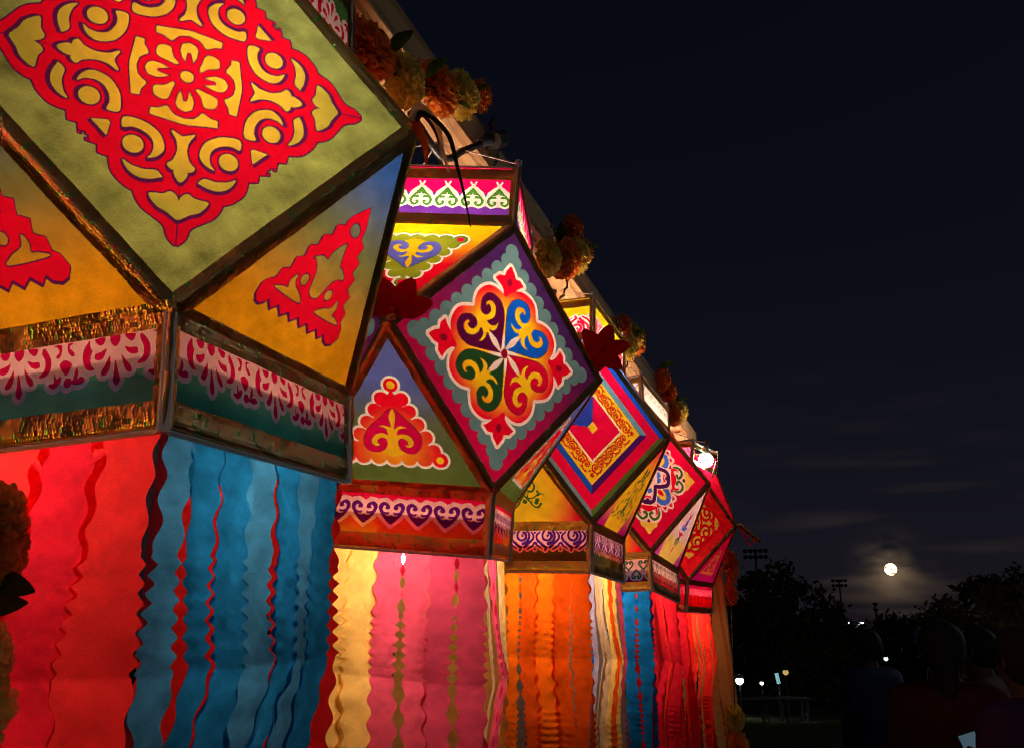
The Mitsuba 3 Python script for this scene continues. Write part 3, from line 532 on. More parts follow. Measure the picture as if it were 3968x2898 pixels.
def foil_strip(parent, P, Q, faces, centre, n=28, ridge=0.012, seed=0, rim=False):
    """Gold tape folded over an edge: faces = [(a point in the face, width)], one or two of them."""
    P, Q = np.asarray(P), np.asarray(Q); e = Q - P; L_ = np.linalg.norm(e); e = e / L_
    mid = (P + Q) / 2 - centre
    sides = []
    for c, w in faces:
        d = c - P; d = d - (d @ e) * e; d /= np.linalg.norm(d)
        nn = np.cross(e, d); nn *= np.sign(nn @ mid)
        sides.append((d, nn, w))
    if len(sides) == 1:
        d, nn, w = sides[0]; sec = [(d * w, nn * 0.004), (d * w * 0.66, nn * 0.008), (d * w * 0.33, nn * 0.008), (d * 0.004, nn * 0.007), (-d * 0.006, nn * 0.0), (d * 0.012, -nn * 0.010)]
    else:
        (d1, n1, w1), (d2, n2, w2) = sides; r = (n1 + n2); r /= np.linalg.norm(r)
        sec = [(d1 * w1, n1 * 0.004), (d1 * w1 * 0.6, n1 * 0.008), (d1 * w1 * 0.25, n1 * 0.010), (0 * e, r * ridge), (d2 * w2 * 0.25, n2 * 0.010), (d2 * w2 * 0.6, n2 * 0.008), (d2 * w2, n2 * 0.004)]
    s = np.linspace(-0.004, 1.004, n); pts = np.zeros((n, len(sec), 3)); uv = np.zeros((n, len(sec), 2)); acc = 0
    for j, (a, b) in enumerate(sec):
        base = P + np.outer(s * L_, e)
        nz = meshkit.fbm(base * 9 + j * 1.7 + seed * 3.1, 3, seed) - 0.5
        nz2 = meshkit.fbm(base * 24 + j * 2.9 + seed * 5.3, 2, seed + 5) - 0.5
        wob = 1 + 0.16 * nz if np.linalg.norm(a) > 0 else 1 + 0 * nz
        pts[:, j] = base + np.outer(wob, a) + np.outer(1 + 0.9 * nz2 + 0.5 * nz, b)
        if j: acc += np.linalg.norm(sec[j][0] + sec[j][1] - sec[j - 1][0] - sec[j - 1][1])
        uv[:, j, 0], uv[:, j, 1] = s * L_ * S * 4.5, acc * S * 4.5
    return put('foil_trim', grid_mesh(W(pts)), 'foil', parent, smooth=True, uv=uv.reshape(-1, 2))

FOLD = 0.63
def streamer(parent, o, ex, dn, out, x0, x1, k, rng, length, edges, rows, drift=0.0, lean=0.0, end=False):
    """A cut paper strip: o + ex x + dn s + out z; its edges wave first and are pinked below, and the sheet was folded at FOLD."""
    s = np.linspace(0, length, rows)
    m = np.mod(s, FOLD); wl, zl = rng.uniform(0.105, 0.125), rng.uniform(0.043, 0.048)
    def cut(sign, ph, gap, side_=1):
        wave = 0.0115 * np.sin(2 * np.pi * m / 0.115 + ph) * np.clip(m / 0.05, 0, 1)
        zz = 0.030 * (2 * np.abs(np.mod(m / 0.046 + ph, 1) - 0.5) - 0.5)
        f = np.clip((m - 0.33) / 0.012, 0, 1)
        return sign * (wave * (1 - f) + zz * f) + gap * (np.clip((s - 0.12) / 0.45, 0.0, 1) if abs(gap) > 0 and gap * side_ > 0 else np.clip(s / 0.05, 0.3, 1)) * (0.8 + 0.5 * np.sin(2.6 * s + ph))
    (sa, pa, ga), (sb, pb, gb) = edges
    xl, xr = x0 + cut(sa, pa, ga), x1 + cut(sb, pb, -gb, -1)
    mid = (xl + xr) / 2
    dx = drift * np.clip(s, 0, 3) ** 1.25 + (0 if end else 1) * 0.014 * np.sin(1.7 * s + rng.uniform(0, 6)) * np.clip(s, 0, 1)
    crease = rng.uniform(0.045, 0.070)
    z = crease * np.where(s < FOLD, (s / FOLD) ** 2.2, 1 - 1.5 * np.clip((s - FOLD) / 0.45, 0, 1) ** 0.85) + lean * s + 0.014 * np.sin(3.1 * s + rng.uniform(0, 6)) * np.clip(s / 0.3, 0, 1)
    if end: z = 0.6 * z
    tw = rng.uniform(-0.30, 0.30) * (0.15 if end else 1)
    nc = 7; cols = np.linspace(0, 1, nc); P = np.zeros((rows, nc, 3)); UV = np.zeros((rows, nc, 2)); curl = rng.uniform(-0.5, 0.5); sd = rng.randrange(1000)
    for j, c in enumerate(cols):
        x = xl + (xr - xl) * c
        q = np.stack([x * 9 + sd, s * 4.2, 0 * s + sd], -1); q2 = np.stack([x * 26, s * 15 + sd, 0 * s], -1); q3 = np.stack([x * 17 + 0.4 * np.sin(s * 3 + sd), s * 0.7, 0 * s + sd + 9], -1)
        crumple = (0.020 * (meshkit.fbm(q, 2, sd) - 0.5) + 0.0050 * (meshkit.noise(q2, sd + 1) - 0.5) + 0.022 * (np.abs(meshkit.noise(q3, sd + 2) - 0.5))) * np.clip(s / 0.18, 0, 1) * (0.35 if end else 1)
        zz = z + tw * (x - mid) * np.clip(s, 0, 1.3) + curl * ((x - mid) ** 2) * 4 * np.clip(s / 0.3, 0, 1) + crumple
        P[:, j] = o + np.outer(x + dx, ex) + np.outer(s, dn) + np.outer(zz, out)
        UV[:, j, 0], UV[:, j, 1] = 8 * k + x, -s
    return put('streamer', grid_mesh(W(P)), 'tissue', parent, smooth=True, uv=UV.reshape(-1, 2))

BEAM_U, BEAM_N, BEAM_M = np.array([0.35949, 0.93315, 0.0]), np.array([0.93315, -0.35949, 0.0]), np.array([0.36404, 6.96607, 0.0])
def row(t, n, z):                       # along the row of lanterns, across it, up (lantern units)
    return BEAM_M + BEAM_U * t + BEAM_N * n + np.array([0, 0, z])
beam_z = lambda t: 2.90 - 0.033 * (t + 2.3)

def lantern(i, label, strips, bulb, power, low_power, open_collar=None, detail=28, flare=0.03, rows=170, drifts={}, tight=(), length=1.95, lining=None):
    pos, rt, (h, r, cb, ct) = FIT[i]; R = euler(*rt); pos = np.array(pos); dsg = DESIGN[i]; rng = random.Random(40 + i)
    key = thing('paper_lantern', label, 'lantern', 'star lanterns hung in a row')
    d = r * 0.70711; V = {}
    for k in range(4):
        a, e = math.radians(90 * k), math.radians(90 * k + 45)
        for nm, p in (('T', (d * math.cos(a), d * math.sin(a), h)), ('B', (d * math.cos(a), d * math.sin(a), -h)), ('t', (d * math.cos(a), d * math.sin(a), h + ct)), ('b', (d * math.cos(a), d * math.sin(a), -h - cb)), ('E', (r * math.cos(e), r * math.sin(e), 0))):
            V[nm, k] = R @ np.array(p) + pos
    hb, ht = cb / (d * 1.41421), ct / (d * 1.41421)
    for k in range(4):
        n, p = (k + 1) % 4, (k - 1) % 4
        o = (V['T', k] + V['B', k] + V['E', k] + V['E', p]) / 4
        panel('diamond_panel', key, o, (V['E', k] - V['E', p]) / 2, (V['T', k] - V['B', k]) / 2, Polygon([(1, 0), (0, 1), (-1, 0), (0, -1)]), layers_of(dsg['D']))
        for nm, lo, sg in (('lower_panel', 'B', 1), ('upper_panel', 'T', -1)):
            o = (V[lo, k] + V[lo, n]) / 2; X = (V[lo, n] - V[lo, k]) / 2; Y = V['E', k] - o; H = np.linalg.norm(Y) / np.linalg.norm(X)
            lay = layers_of(dsg.get('L_by', {}).get(k, dsg['L']) if sg > 0 else dsg['U'])
            panel(nm, key, o, X, sg * Y / H, Polygon([(-1, 0), (1, 0), (0, sg * H)]), lay)
        for nm, a_, b_, hh, dk in (('lower_collar', 'B', 'b', hb, 'b'), ('upper_collar', 't', 'T', ht, 't')):
            torn = nm == 'upper_collar' and open_collar == k
            o = (V[a_, k] + V[a_, n] + V[b_, k] + V[b_, n]) / 4; X = (V[a_, n] - V[a_, k]) / 2; Y = V[a_, k] - V[b_, k]; Y = Y / np.linalg.norm(Y) * np.linalg.norm(X)
            panel(nm, key, o, X, Y, (Polygon([(-1, -hh), (1, -hh), (1, hh), (0.66, hh), (0.60, hh * 0.2), (0.42, hh * 0.05), (0.36, -hh * 0.45), (-0.1, -hh * 0.62), (-0.35, -hh * 0.4), (-0.62, -hh * 0.7), (-0.8, -hh * 0.2), (-0.9, hh), (-1, hh)]) if torn else box(-1, -hh, 1, hh)), layers_of(dsg[dk]))
    f = lambda *ps: sum(V[q] for q in ps) / len(ps)
    q = 0
    for k in range(4):
        n, p = (k + 1) % 4, (k - 1) % 4
        D, D2 = f(('T', k), ('B', k), ('E', k), ('E', p)), None
        for P, Q, side in ((('T', k), ('E', k), f(('T', k), ('T', n), ('E', k))), (('E', k), ('B', k), f(('B', k), ('B', n), ('E', k))), (('B', k), ('E', p), f(('B', p), ('B', k), ('E', p))), (('E', p), ('T', k), f(('T', p), ('T', k), ('E', p)))):
            foil_strip(key, V[P], V[Q], [(D, 0.036), (side, 0.040)], pos, detail, seed=q + 50 * i); q += 1
        foil_strip(key, V['T', k], V['T', n], [(f(('T', k), ('T', n), ('E', k)), 0.026), (f(('T', k), ('t', n)), 0.052)], pos, detail, seed=q + 50 * i); q += 1
        foil_strip(key, V['B', k], V['B', n], [(f(('B', k), ('B', n), ('E', k)), 0.030), (f(('B', k), ('b', n)), 0.045)], pos, detail, seed=q + 50 * i); q += 1
        foil_strip(key, V['t', k] - (V['t', k] - V['T', k]) * 0.05, V['t', n] - (V['t', n] - V['T', n]) * 0.05, [(f(('T', k), ('T', n)), 0.060)], pos, detail, seed=q + 50 * i); q += 1
        foil_strip(key, V['b', k], V['b', n], [(f(('B', k), ('B', n)), 0.072)], pos, detail, seed=q + 50 * i); q += 1
        for a_, b_ in (('T', 't'), ('B', 'b')):
            foil_strip(key, V[a_, k], V[b_, k], [(f((a_, k), (b_, n)), 0.036), (f((a_, k), (b_, p)), 0.036)], pos, max(detail // 2, 10), ridge=0.02, seed=q + 50 * i); q += 1
    ax = R @ np.array([0, 0, 1.0])
    for k in range(4):                  # the frame's sticks: four short ones at each collar and the rims
        n = (k + 1) % 4
        inn = (pos - V['T', k]); inn = inn - (inn @ ax) * ax; inn /= np.linalg.norm(inn)
        put('frame_stick', bar(W(V['T', k] + inn * 0.012), W(V['t', k] + inn * 0.006 + ax * 0.045), 0.030 * S, 0.030 * S, up=inn), 'pale_stick', key)
        put('frame_stick', bar(W(V['B', k] + inn * 0.012), W(V['b', k] + inn * 0.004 - ax * 0.018), 0.034 * S, 0.034 * S, up=inn), 'pale_stick', key)
        put('rim_stick', tube([W(V['t', k] + inn * 0.01), W(V['t', n] + inn * 0.01)], 0.009 * S, 6), 'pale_stick', key, smooth=50)
        put('rim_stick', tube([W(V['b', k] + inn * 0.01 - ax * 0.010), W(V['b', n] + inn * 0.01 - ax * 0.010)], 0.010 * S, 6), 'pale_stick', key, smooth=50)
    # streamers: seven strips a side, and the sheets' upper ends glued inside the lower collar
    dn = np.array([0, 0, -1.0])
    for k in range(4):
        n = (k + 1) % 4; P, Q = V['b', k], V['b', n]; e = Q - P; w = np.linalg.norm(e); e = e / w
        out = np.cross(e, [0, 0, 1.0]); out *= np.sign(out @ ((P + Q) / 2 - pos)); out /= np.linalg.norm(out)
        cols = strips[k]; N = len(cols); dr_ = [0.0] * (N + 1)
        st = [(rng.choice((1, -1)), rng.uniform(0, 6), rng.uniform(-0.012, 0.003) if 0 < q_ < N and rng.random() < 0.66 else rng.uniform(0.008, 0.035)) for q_ in range(N + 1)]
        st[0], st[N] = (1, 0.0, -0.010), (1, 0.0, -0.010)
        if k in tight: st = [(a_, b_, -0.022) for a_, b_, c_ in st]
        up = (V['B', k] - V['b', k]); run = 0
        for j, c in enumerate(cols):
            a, b = 0.026 + (w - 0.052) * j / N, 0.026 + (w - 0.052) * (j + 1) / N
            sa, pa, ga = st[j]; sb, pb, gb = st[j + 1]
            right_sign = sb if gb < 0.004 or rng.random() < 0.3 else -sb
            o = P - out * 0.026 - dn * 0.02
            dro = rng.uniform(-0.010, 0.010) * (0 < j < N - 1) + flare * ((j + 0.5) / N - 0.5) + drifts.get(k, 0) * ((j + 0.5) / N) ** 1.5
            streamer(key, o - out * 0.004 * (j % 2), e, dn, out, a, b, c[0] if isinstance(c, tuple) else c, rng, length, ((sa, pa, ga), (right_sign, pb, gb)), rows, dro, 0.0 if j in (0, N - 1) else rng.uniform(-0.005, 0.02), j in (0, N - 1))
            if j == N - 1 or cols[j + 1] != c:
                x0, x1 = w * run / N, w * (j + 1) / N; run = j + 1
                top = 0.52 if i else 0.60
                g = [P + e * x + up * y - out * (0.018 + 0.004 * y) for x in (x0, x1) for y in (0.0, top)]
                m = trimesh.Trimesh(W(np.array([g[0], g[2], g[3], g[1]])), [[0, 1, 2], [0, 2, 3]], process=False)
                put('paper_lining', m, 'paper', key, uv=np.tile([8.0 * (lining or c), 0], (4, 1)))
    # bulb, socket, cord and hanging strings
    lb = R @ np.array([0.03, -0.02, -h - cb * 1.12]) + pos
    bk = numbered(f'{key}__bulb')
    scene[bk] = {'type': 'sphere', 'center': W(lb).tolist(), 'radius': 0.085 * S, 'bsdf': {'type': 'ref', 'id': 'glass_bulb'}, 'emitter': glow(TINT * low_power, 10)}
    bp = R @ np.array(bulb[:3]) + pos; rad = bulb[3] if len(bulb) > 3 else 0.12
    put('lamp_lead', tube(W(cr([bp + np.array([0.05, 0, 0.0]) + 0.1 * (R @ np.array([0, 1, 0])), (bp + lb) / 2 + 0.12 * (R @ np.array([0, 1, 0])), lb + 0.07 * (R @ np.array([0, 0, 1.0]))], False, 5)), 0.010 * S, 6), 'black_rubber', key, smooth=60)
    bk = numbered(f'{key}__bulb')
    scene[bk] = {'type': 'sphere', 'center': W(bp).tolist(), 'radius': rad * S, 'bsdf': {'type': 'ref', 'id': 'glass_bulb'}, 'emitter': glow(TINT * power, 10)}
    beam = row((bp - BEAM_M) @ BEAM_U, 0.02, 0); beam[2] = beam_z((bp - BEAM_M) @ BEAM_U) - 0.0
    put('socket', tube(W(np.array([bp + ax * rad * 0.8, bp + ax * (rad + 0.09), bp + ax * (rad + 0.17)])), [0.034 * S, 0.036 * S, 0.02 * S], 12), 'black_rubber', key, smooth=40)
    topc = pos + ax * (h + ct)
    put('cord', tube(W(cr([bp + ax * (rad + 0.15), (bp + topc) / 2 + ax * 0.2, topc + ax * 0.1, beam], False, 6)), 0.014 * S, 6), 'black_rubber', key, smooth=60)
    for k in range(4):
        inn = pos + ax * (h + ct + 0.03)
        put('string', tube([W(V['t', k] + ax * 0.02), W(beam - np.array([0, 0, 0.0]))], 0.004 * S, 5), 'pale_stick', key, smooth=60)
    return key, V

tis = lambda r, g, b, m=0.14: pal(ink(r, g, b), mott=m)
RED, RED2 = tis(240, 40, 34), tis(226, 26, 36)
TEAL, TEAL2 = tis(24, 98, 128, 0.25), tis(52, 108, 128, 0.25)
CREAM, TAN = tis(246, 176, 80), tis(214, 158, 104)
ROSE, ROSE2 = tis(226, 72, 84), tis(204, 60, 76)
ORANGE, ORANGE2 = tis(244, 92, 8), tis(228, 70, 6)
GREY = tis(196, 168, 170)
BLUE = tis(20, 100, 140, 0.2)
FIRE = tis(252, 40, 26)

# ---------------------------------------------------------------- the setting: ground, beam and post of the stall, trees, masts, moon
def height(r):
    t = np.clip((np.asarray(r, float) - 9) / 66, 0, 1)
    return -4.2 * t * t * (3 - 2 * t)
def ground_sheet():
    rr = np.concatenate([np.linspace(0, 30, 46), np.linspace(32, 90, 30), np.geomspace(95, 1500, 24)]); an = np.linspace(0, 2 * np.pi, 97)
    R_, A = np.meshgrid(rr, an, indexing='ij')
    z = height(R_) + 0.05 * (meshkit.fbm(np.stack([R_ * np.cos(A) * 0.25, R_ * np.sin(A) * 0.25, 0 * A], -1), 3) - 0.5)
    return grid_mesh(np.stack([R_ * np.sin(A), R_ * np.cos(A), z], -1))
tag(put('ground', ground_sheet(), 'turf', smooth=True), 'dark trampled grass falling away behind the stall', kind='structure')
def far(az, el, D):                     # a point D metres off: az, el as tangents
    d = np.array([az, 1.0]) / math.hypot(az, 1.0)
    return np.array([d[0] * D, d[1] * D, EYE + D * el])
def on_ground(az, D):
    p = far(az, 0, D); p[2] = float(height(D)); return p

def timber(name, p, q, w, h, parent, up=(0, 0, 1), seed=0):
    p, q = np.asarray(p, float), np.asarray(q, float); e = (q - p) / np.linalg.norm(q - p)
    a = np.cross(up, e); a /= np.linalg.norm(a); b = np.cross(e, a)
    m = bar(p, q, w, h, up, 0.07)
    r = m.vertices - p
    return put(name, m, 'timber', parent, uv=np.stack([r @ e * 1.0 + seed * 3.7, r @ a + r @ b * 1.3 + seed * 0.31], 1))
bm = thing('wooden_beam', 'long pine beam running above the lanterns with wires and garlands on it', 'beam')
t0, t1 = -9.0, 6.30
timber('board', W(row(t0, 0.06, beam_z(t0) + 0.11)), W(row(t1, 0.06, beam_z(t1) + 0.11)), 0.235 * S, 0.22 * S, bm, seed=1)
timber('board', W(row(t0, 0.205, beam_z(t0) + 0.125)), W(row(t1, 0.205, beam_z(t1) + 0.125)), 0.045 * S, 0.235 * S, bm, seed=2)
po = thing('wooden_post', 'leaning timber post at the far end of the lantern row', 'post')
a, b = W(row(6.42, 0.272, 2.45)), W(row(6.42, 0.535, -2.4)); d_ = (b - a) / (b[2] - a[2])
b = b + d_ * (float(height(np.hypot(*b[:2]))) - 0.1 - b[2])
timber('shaft', b, a, 0.13 * S, 0.22 * S, po, up=BEAM_N, seed=4)
timber('brace', W(row(6.25, 0.2, 2.2)), W(row(5.2, 0.13, beam_z(5.2) + 0.02)), 0.12 * S, 0.09 * S, po, seed=5)
po2 = thing('wooden_post', 'timber post carrying the near end of the beam behind the camera', 'post')
a, b = W(row(-8.9, 0.06, 3.2)), W(row(-8.9, 0.06, 0)); b[2] = -0.1
timber('shaft', b, a, 0.36 * S, 0.36 * S, po2, up=BEAM_N, seed=6)

def tree(label, az, D, blobs, leafmat, seed, leaf=0.26, count=5200, group=None):
    """blobs: (offset across, height above the foot, radius across, radius up), metres."""
    rng = np.random.default_rng(seed); key = thing('tree', label, 'tree', group)
    foot = on_ground(az, D); d = np.array([foot[0], foot[1], 0]) / D; side = np.array([d[1], -d[0], 0])
    top = max(b[1] for b in blobs); tr = []
    ctr = foot + [0, 0, top * 0.62]
    tr.append(tube(cr([foot - [0, 0, 0.3], foot + [0.1, 0, top * 0.25], ctr], False, 5), np.linspace(0.24, 0.09, 11) * top / 8, 9))
    for b in blobs:
        c = foot + side * b[0] + np.array([0, 0, b[1]])
        s = foot + (ctr - foot) * rng.uniform(0.4, 0.9)
        tr.append(tube(cr([s, (s + c) / 2 + rng.normal(0, 0.25, 3), c], False, 5), np.linspace(0.09, 0.02, 11) * top / 8, 6))
    put('trunk', trimesh.util.concatenate(tr), 'bark', key, smooth=50)
    w = np.array([b[2] ** 2 * b[3] for b in blobs]); w = w / w.sum(); V, F = [], []
    for b, n in zip(blobs, rng.multinomial(count, w)):
        c = foot + side * b[0] + np.array([0, 0, b[1]]) + d * rng.uniform(-1, 1) * b[2] * 0.3
        sub = rng.normal(0, 1, (26, 3)); sub /= np.linalg.norm(sub, axis=1, keepdims=True)        # twigs' ends
        k = rng.integers(0, 26, n); r = sub[k] * rng.uniform(0.55, 1.06, (n, 1)) + rng.normal(0, 0.17, (n, 3))
        p = c + (r[:, :1] * side + r[:, 1:2] * d) * b[2] + np.array([0, 0, 1.0]) * r[:, 2:3] * b[3]
        u = rng.normal(0, 1, (n, 3)); u /= np.linalg.norm(u, axis=1, keepdims=True); v = np.cross(u, rng.normal(0, 1, (n, 3))); v /= np.linalg.norm(v, axis=1, keepdims=True)
        s = leaf * rng.uniform(0.6, 1.5, (n, 1)); o = len(V) and sum(len(x) for x in V)
        V.append(np.stack([p - u * s, p + v * s * 0.45, p + u * s, p - v * s * 0.45], 1).reshape(-1, 3))
        i = np.arange(n)[:, None] * 4 + o
        F.append(np.vstack([i + [0, 1, 2], i + [0, 2, 3]]))
    put('crown', trimesh.Trimesh(np.vstack(V), np.vstack(F), process=False), leafmat, key)
    return key
tree('tall dark bushy tree just right of the lantern row', 0.305, 62, [(-3.6, 5.2, 2.0, 2.2), (-1.6, 7.2, 1.7, 1.7), (0.1, 8.1, 1.5, 1.5), (1.2, 6.6, 2.2, 1.9), (3.3, 5.1, 1.7, 1.5), (4.4, 3.6, 1.5, 1.7), (-2.2, 4.2, 2.8, 2.6), (1.8, 3.6, 2.8, 2.4), (-4.4, 3.0, 2.0, 2.4), (-0.5, 2.2, 3.4, 2.0), (4.2, 1.8, 1.8, 1.6), (-5.4, 6.0, 1.3, 1.3)], 'leaf_green', 3, count=11000)
tree('round dark tree right of the twin street lamp', 0.457, 70, [(-1.5, 4.9, 1.7, 1.5), (0.4, 5.4, 1.6, 1.4), (1.8, 4.4, 1.5, 1.4), (0, 3.2, 2.6, 1.8), (-1.8, 2.6, 1.8, 1.6), (1.9, 2.4, 1.6, 1.5)], 'leaf_green', 4, count=5200)
tree('low dark tree in the dip of the skyline', 0.508, 80, [(-2.0, 4.5, 2.0, 1.5), (0.6, 4.2, 2.2, 1.5), (2.6, 4.6, 2.0, 1.6), (0, 2.6, 3.2, 1.7)], 'leaf_olive', 5, count=4200)
tree('tree at the right edge lit from below by a small lamp', 0.556, 50, [(-2.4, 4.3, 1.5, 1.4), (-0.6, 5.4, 1.7, 1.4), (1.4, 5.6, 1.8, 1.5), (3.2, 5.0, 1.6, 1.6), (-1.6, 3.2, 1.7, 1.5), (2.2, 3.4, 2.0, 1.5)], 'leaf_olive', 6, count=6200)
tree('low olive tree below the twin street lamp', 0.398, 74, [(-2.6, 3.0, 1.8, 1.1), (-0.4, 3.3, 1.8, 1.1), (1.9, 3.1, 1.8, 1.1), (0, 1.9, 3.4, 1.4)], 'leaf_olive', 7, count=4200)

def mast(label, az, el, D, w, rows_, cols_):
    key = thing('floodlight_mast', label, 'floodlight', None); top = far(az, el, D); foot = on_ground(az, D)
    d = np.array([foot[0], foot[1], 0]) / D; side = np.array([d[1], -d[0], 0])
    put('pole', tube([foot - [0, 0, 0.2], top + [0, 0, 0.6]], [0.20, 0.12], 8), 'dark_steel', key, smooth=50)
    for r_ in range(rows_):
        z = top + np.array([0, 0, 0.75 * r_ - 0.2])
        put('crossarm', bar(z - side * w / 2, z + side * w / 2, 0.10, 0.12), 'dark_steel', key)
        for c_ in range(cols_):
            x = z + side * w * ((c_ + 0.5) / cols_ - 0.5) - d * 0.12
            put('floodlight_head', tube([x - d * 0.22 + [0, 0, -0.16], x - d * 0.10 + [0, 0, -0.08], x + [0, 0, 0.05]], [0.27, 0.26, 0.13], 10), 'dark_steel', key, smooth=40)
mast('unlit floodlight mast standing behind the tall dark tree', 0.2835, 0.0775, 110, 3.0, 2, 5)
mast('unlit floodlight mast between the tall tree and the moon', 0.3774, 0.0455, 150, 2.5, 2, 4)
mast('small unlit floodlight mast below the moon', 0.4158, 0.0205, 130, 0.8, 2, 1)
sl = thing('street_lamp', 'lit street lamp with two bright white heads on one pole', 'street lamp')
foot, top = on_ground(0.3922, 71), far(0.3922, 0.0022, 71); sd = np.array([0.931, -0.365, 0])
put('pole', tube([foot - [0, 0, 0.2], top], [0.11, 0.07], 8), 'dark_steel', sl, smooth=50)
for s_ in (-1, 1):
    p = top + sd * 0.38 * s_ + [0, 0, 0.16]
    put('arm', tube([top - [0, 0, 0.05], top + sd * 0.2 * s_ + [0, 0, 0.12], p], 0.035, 6), 'dark_steel', sl, smooth=50)
    hd = put('lamp_head', bar(p - sd * 0.30 + [0, 0, 0.10], p + sd * 0.30 + [0, 0, 0.10], 0.26, 0.10), 'dark_steel', sl)
    m = trimesh.creation.uv_sphere(0.17, count=[10, 16]); m.apply_transform(np.diag([1.25, 1.25, 0.8, 1])); m.apply_translation(p - [0, 0, 0.06])
    scene[f'{hd}__lens'] = mikit.ply(m, 'glass_bulb', smooth=True, emitter=glow((7.5, 9.0, 10.0), 0.6))
for xy, turn, lbl in (((8.5, -16.0), (0.85, 0.53, 0), 'street lamp with two white heads behind the camera'), ((15.0, 11.0), (-0.6, 0.8, 0), 'street lamp with two white heads right of the view')):
    sl2_ = thing('street_lamp', lbl, 'street lamp')
    foot = np.array([*xy, float(height(np.hypot(*xy)))]); top = foot + [0, 0, 6.3]; sd = np.array(turn)
    put('pole', tube([foot - [0, 0, 0.2], top], [0.11, 0.07], 8), 'dark_steel', sl2_, smooth=50)
    for s_ in (-1, 1):
        p = top + sd * 0.38 * s_ + [0, 0, 0.16]
        put('arm', tube([top - [0, 0, 0.05], top + sd * 0.2 * s_ + [0, 0, 0.12], p], 0.035, 6), 'dark_steel', sl2_, smooth=50)
        hd = put('lamp_head', bar(p - sd * 0.30 + [0, 0, 0.10], p + sd * 0.30 + [0, 0, 0.10], 0.26, 0.10), 'dark_steel', sl2_)
        m = trimesh.creation.uv_sphere(0.17, count=[10, 16]); m.apply_transform(np.diag([1.25, 1.25, 0.8, 1])); m.apply_translation(p - [0, 0, 0.06])
        scene[f'{hd}__lens'] = mikit.ply(m, 'glass_bulb', smooth=True, emitter=glow((110, 128, 120), 8.0))
mk = 'moon'
labels[mk] = {'label': 'bright yellowish moon low in a gap of thin cloud', 'category': 'moon'}
def moon_glow(p, n, uv):
    q = p * 0.22
    v = mikit.fbm(q.x * 1.1, q.y * 1.1, q.z * 2.4, 3)
    return mikit.mix((4.5, 3.3, 1.75), (0.55, 0.32, 0.14), mikit.smoothstep(0.52, 0.64, v))
scene[mk] = {'type': 'sphere', 'center': (MOON / np.linalg.norm(MOON) * 900 + [0, 0, EYE]).tolist(), 'radius': 5.6, 'bsdf': {'type': 'ref', 'id': 'glass_bulb'},
             'emitter': {'type': 'area', 'radiance': mikit.proc(moon_glow), 'sampling_weight': 0.3}}

lan1, V1 = lantern(0, 'large lantern nearest the camera with red fretwork on green diamond panels', {3: [RED2, RED, RED, RED2, RED], 0: [TEAL2, TEAL, TEAL, TEAL2, TEAL, TEAL2, TEAL], 1: [RED] * 7, 2: [RED] * 7}, (0.12, 0.20, 0.10, 0.11), POWER[0], LOW[0], detail=40, rows=230, drifts={0: -0.17}, tight=(3,), lining=TEAL)
lan2, V2 = lantern(1, 'second lantern from the camera with four coloured hearts on purple panels', {3: [CREAM, CREAM, CREAM, ROSE, ROSE, ROSE2, ROSE2], 0: [TAN, ROSE, ROSE, ROSE2, TAN, CREAM, CREAM], 1: [CREAM] * 7, 2: [CREAM] * 7}, (0.0, 0.0, 0.60, 0.11), POWER[1], LOW[1], detail=32, rows=220)
lan3, V3 = lantern(2, 'middle lantern with nested red squares and golden scroll bands', {3: [TAN, TAN, ORANGE, ORANGE2, ORANGE, ORANGE2, ORANGE2], 0: [GREY, TAN, TAN, CREAM, ORANGE2, CREAM, ROSE2], 1: [TAN] * 7, 2: [TAN] * 7}, (0.0, 0.0, 0.60, 0.11), POWER[2], LOW[2], detail=24)
lan4, V4 = lantern(3, 'fourth lantern with red panels of green curls, purple knots and yellow tips', {3: [BLUE] * 7, 0: [RED2, RED2, FIRE, RED2, RED2, RED2, RED2], 1: [RED] * 7, 2: [GREY] * 7}, (0.0, 0.0, 0.60, 0.11), POWER[3], LOW[3], detail=20)
lan5, V5 = lantern(4, 'farthest lantern, red with gold fretwork and a bare bulb showing at its torn top', {3: [RED2] * 7, 0: [FIRE] * 7, 1: [CREAM] * 7, 2: [ORANGE] * 7}, (0.36, 0.32, 0.88, 0.10), POWER[4], LOW[4], open_collar=0, detail=20, flare=0.16)

lan6, V6 = lantern(5, 'lantern at the near end of the row, left of the view', {k: [CREAM] * 7 for k in range(4)}, (0.0, 0.0, 0.05, 0.11), POWER[5], LOW[5], detail=14, rows=60, length=1.5)

# ---------------------------------------------------------------- ribbons and paper flowers on the lanterns
def ribbon(parent, pts, w0, w1, k, up=(0.3, -1, 0.2), name='ribbon'):
    p = cr(np.array(pts, float), False, 7); d = np.gradient(p, axis=0); d /= np.linalg.norm(d, axis=1, keepdims=True)
    a = np.cross(d, np.array(up, float)); a /= np.linalg.norm(a, axis=1, keepdims=True); w = np.linspace(w0, w1, len(p))[:, None]
    bowl = np.cross(a, d) * w * 0.35
    m = grid_mesh(W(np.stack([p - a * w, p + bowl, p + a * w], 1)))
    return put(name, m, 'paper', parent, smooth=True, uv=uvid(m, k))
dgreen, cream, violet, gold_r = pal(lin(30, 42, 24)), pal(lin(236, 216, 170)), pal(lin(88, 30, 70)), pal(lin(190, 150, 40))
e1 = [-0.33, 2.432, 1.575]
ribbon(lan1, [e1, (-0.298, 2.424, 1.612), (-0.219, 2.47, 1.559), (-0.188, 2.527, 1.468), (-0.165, 2.574, 1.388), (-0.144, 2.622, 1.296)], 0.014, 0.002, dgreen)
ribbon(lan1, [e1, (-0.31, 2.42, 1.63), (-0.258, 2.45, 1.59), (-0.238, 2.49, 1.515), (-0.215, 2.52, 1.445)], 0.020, 0.004, cream)
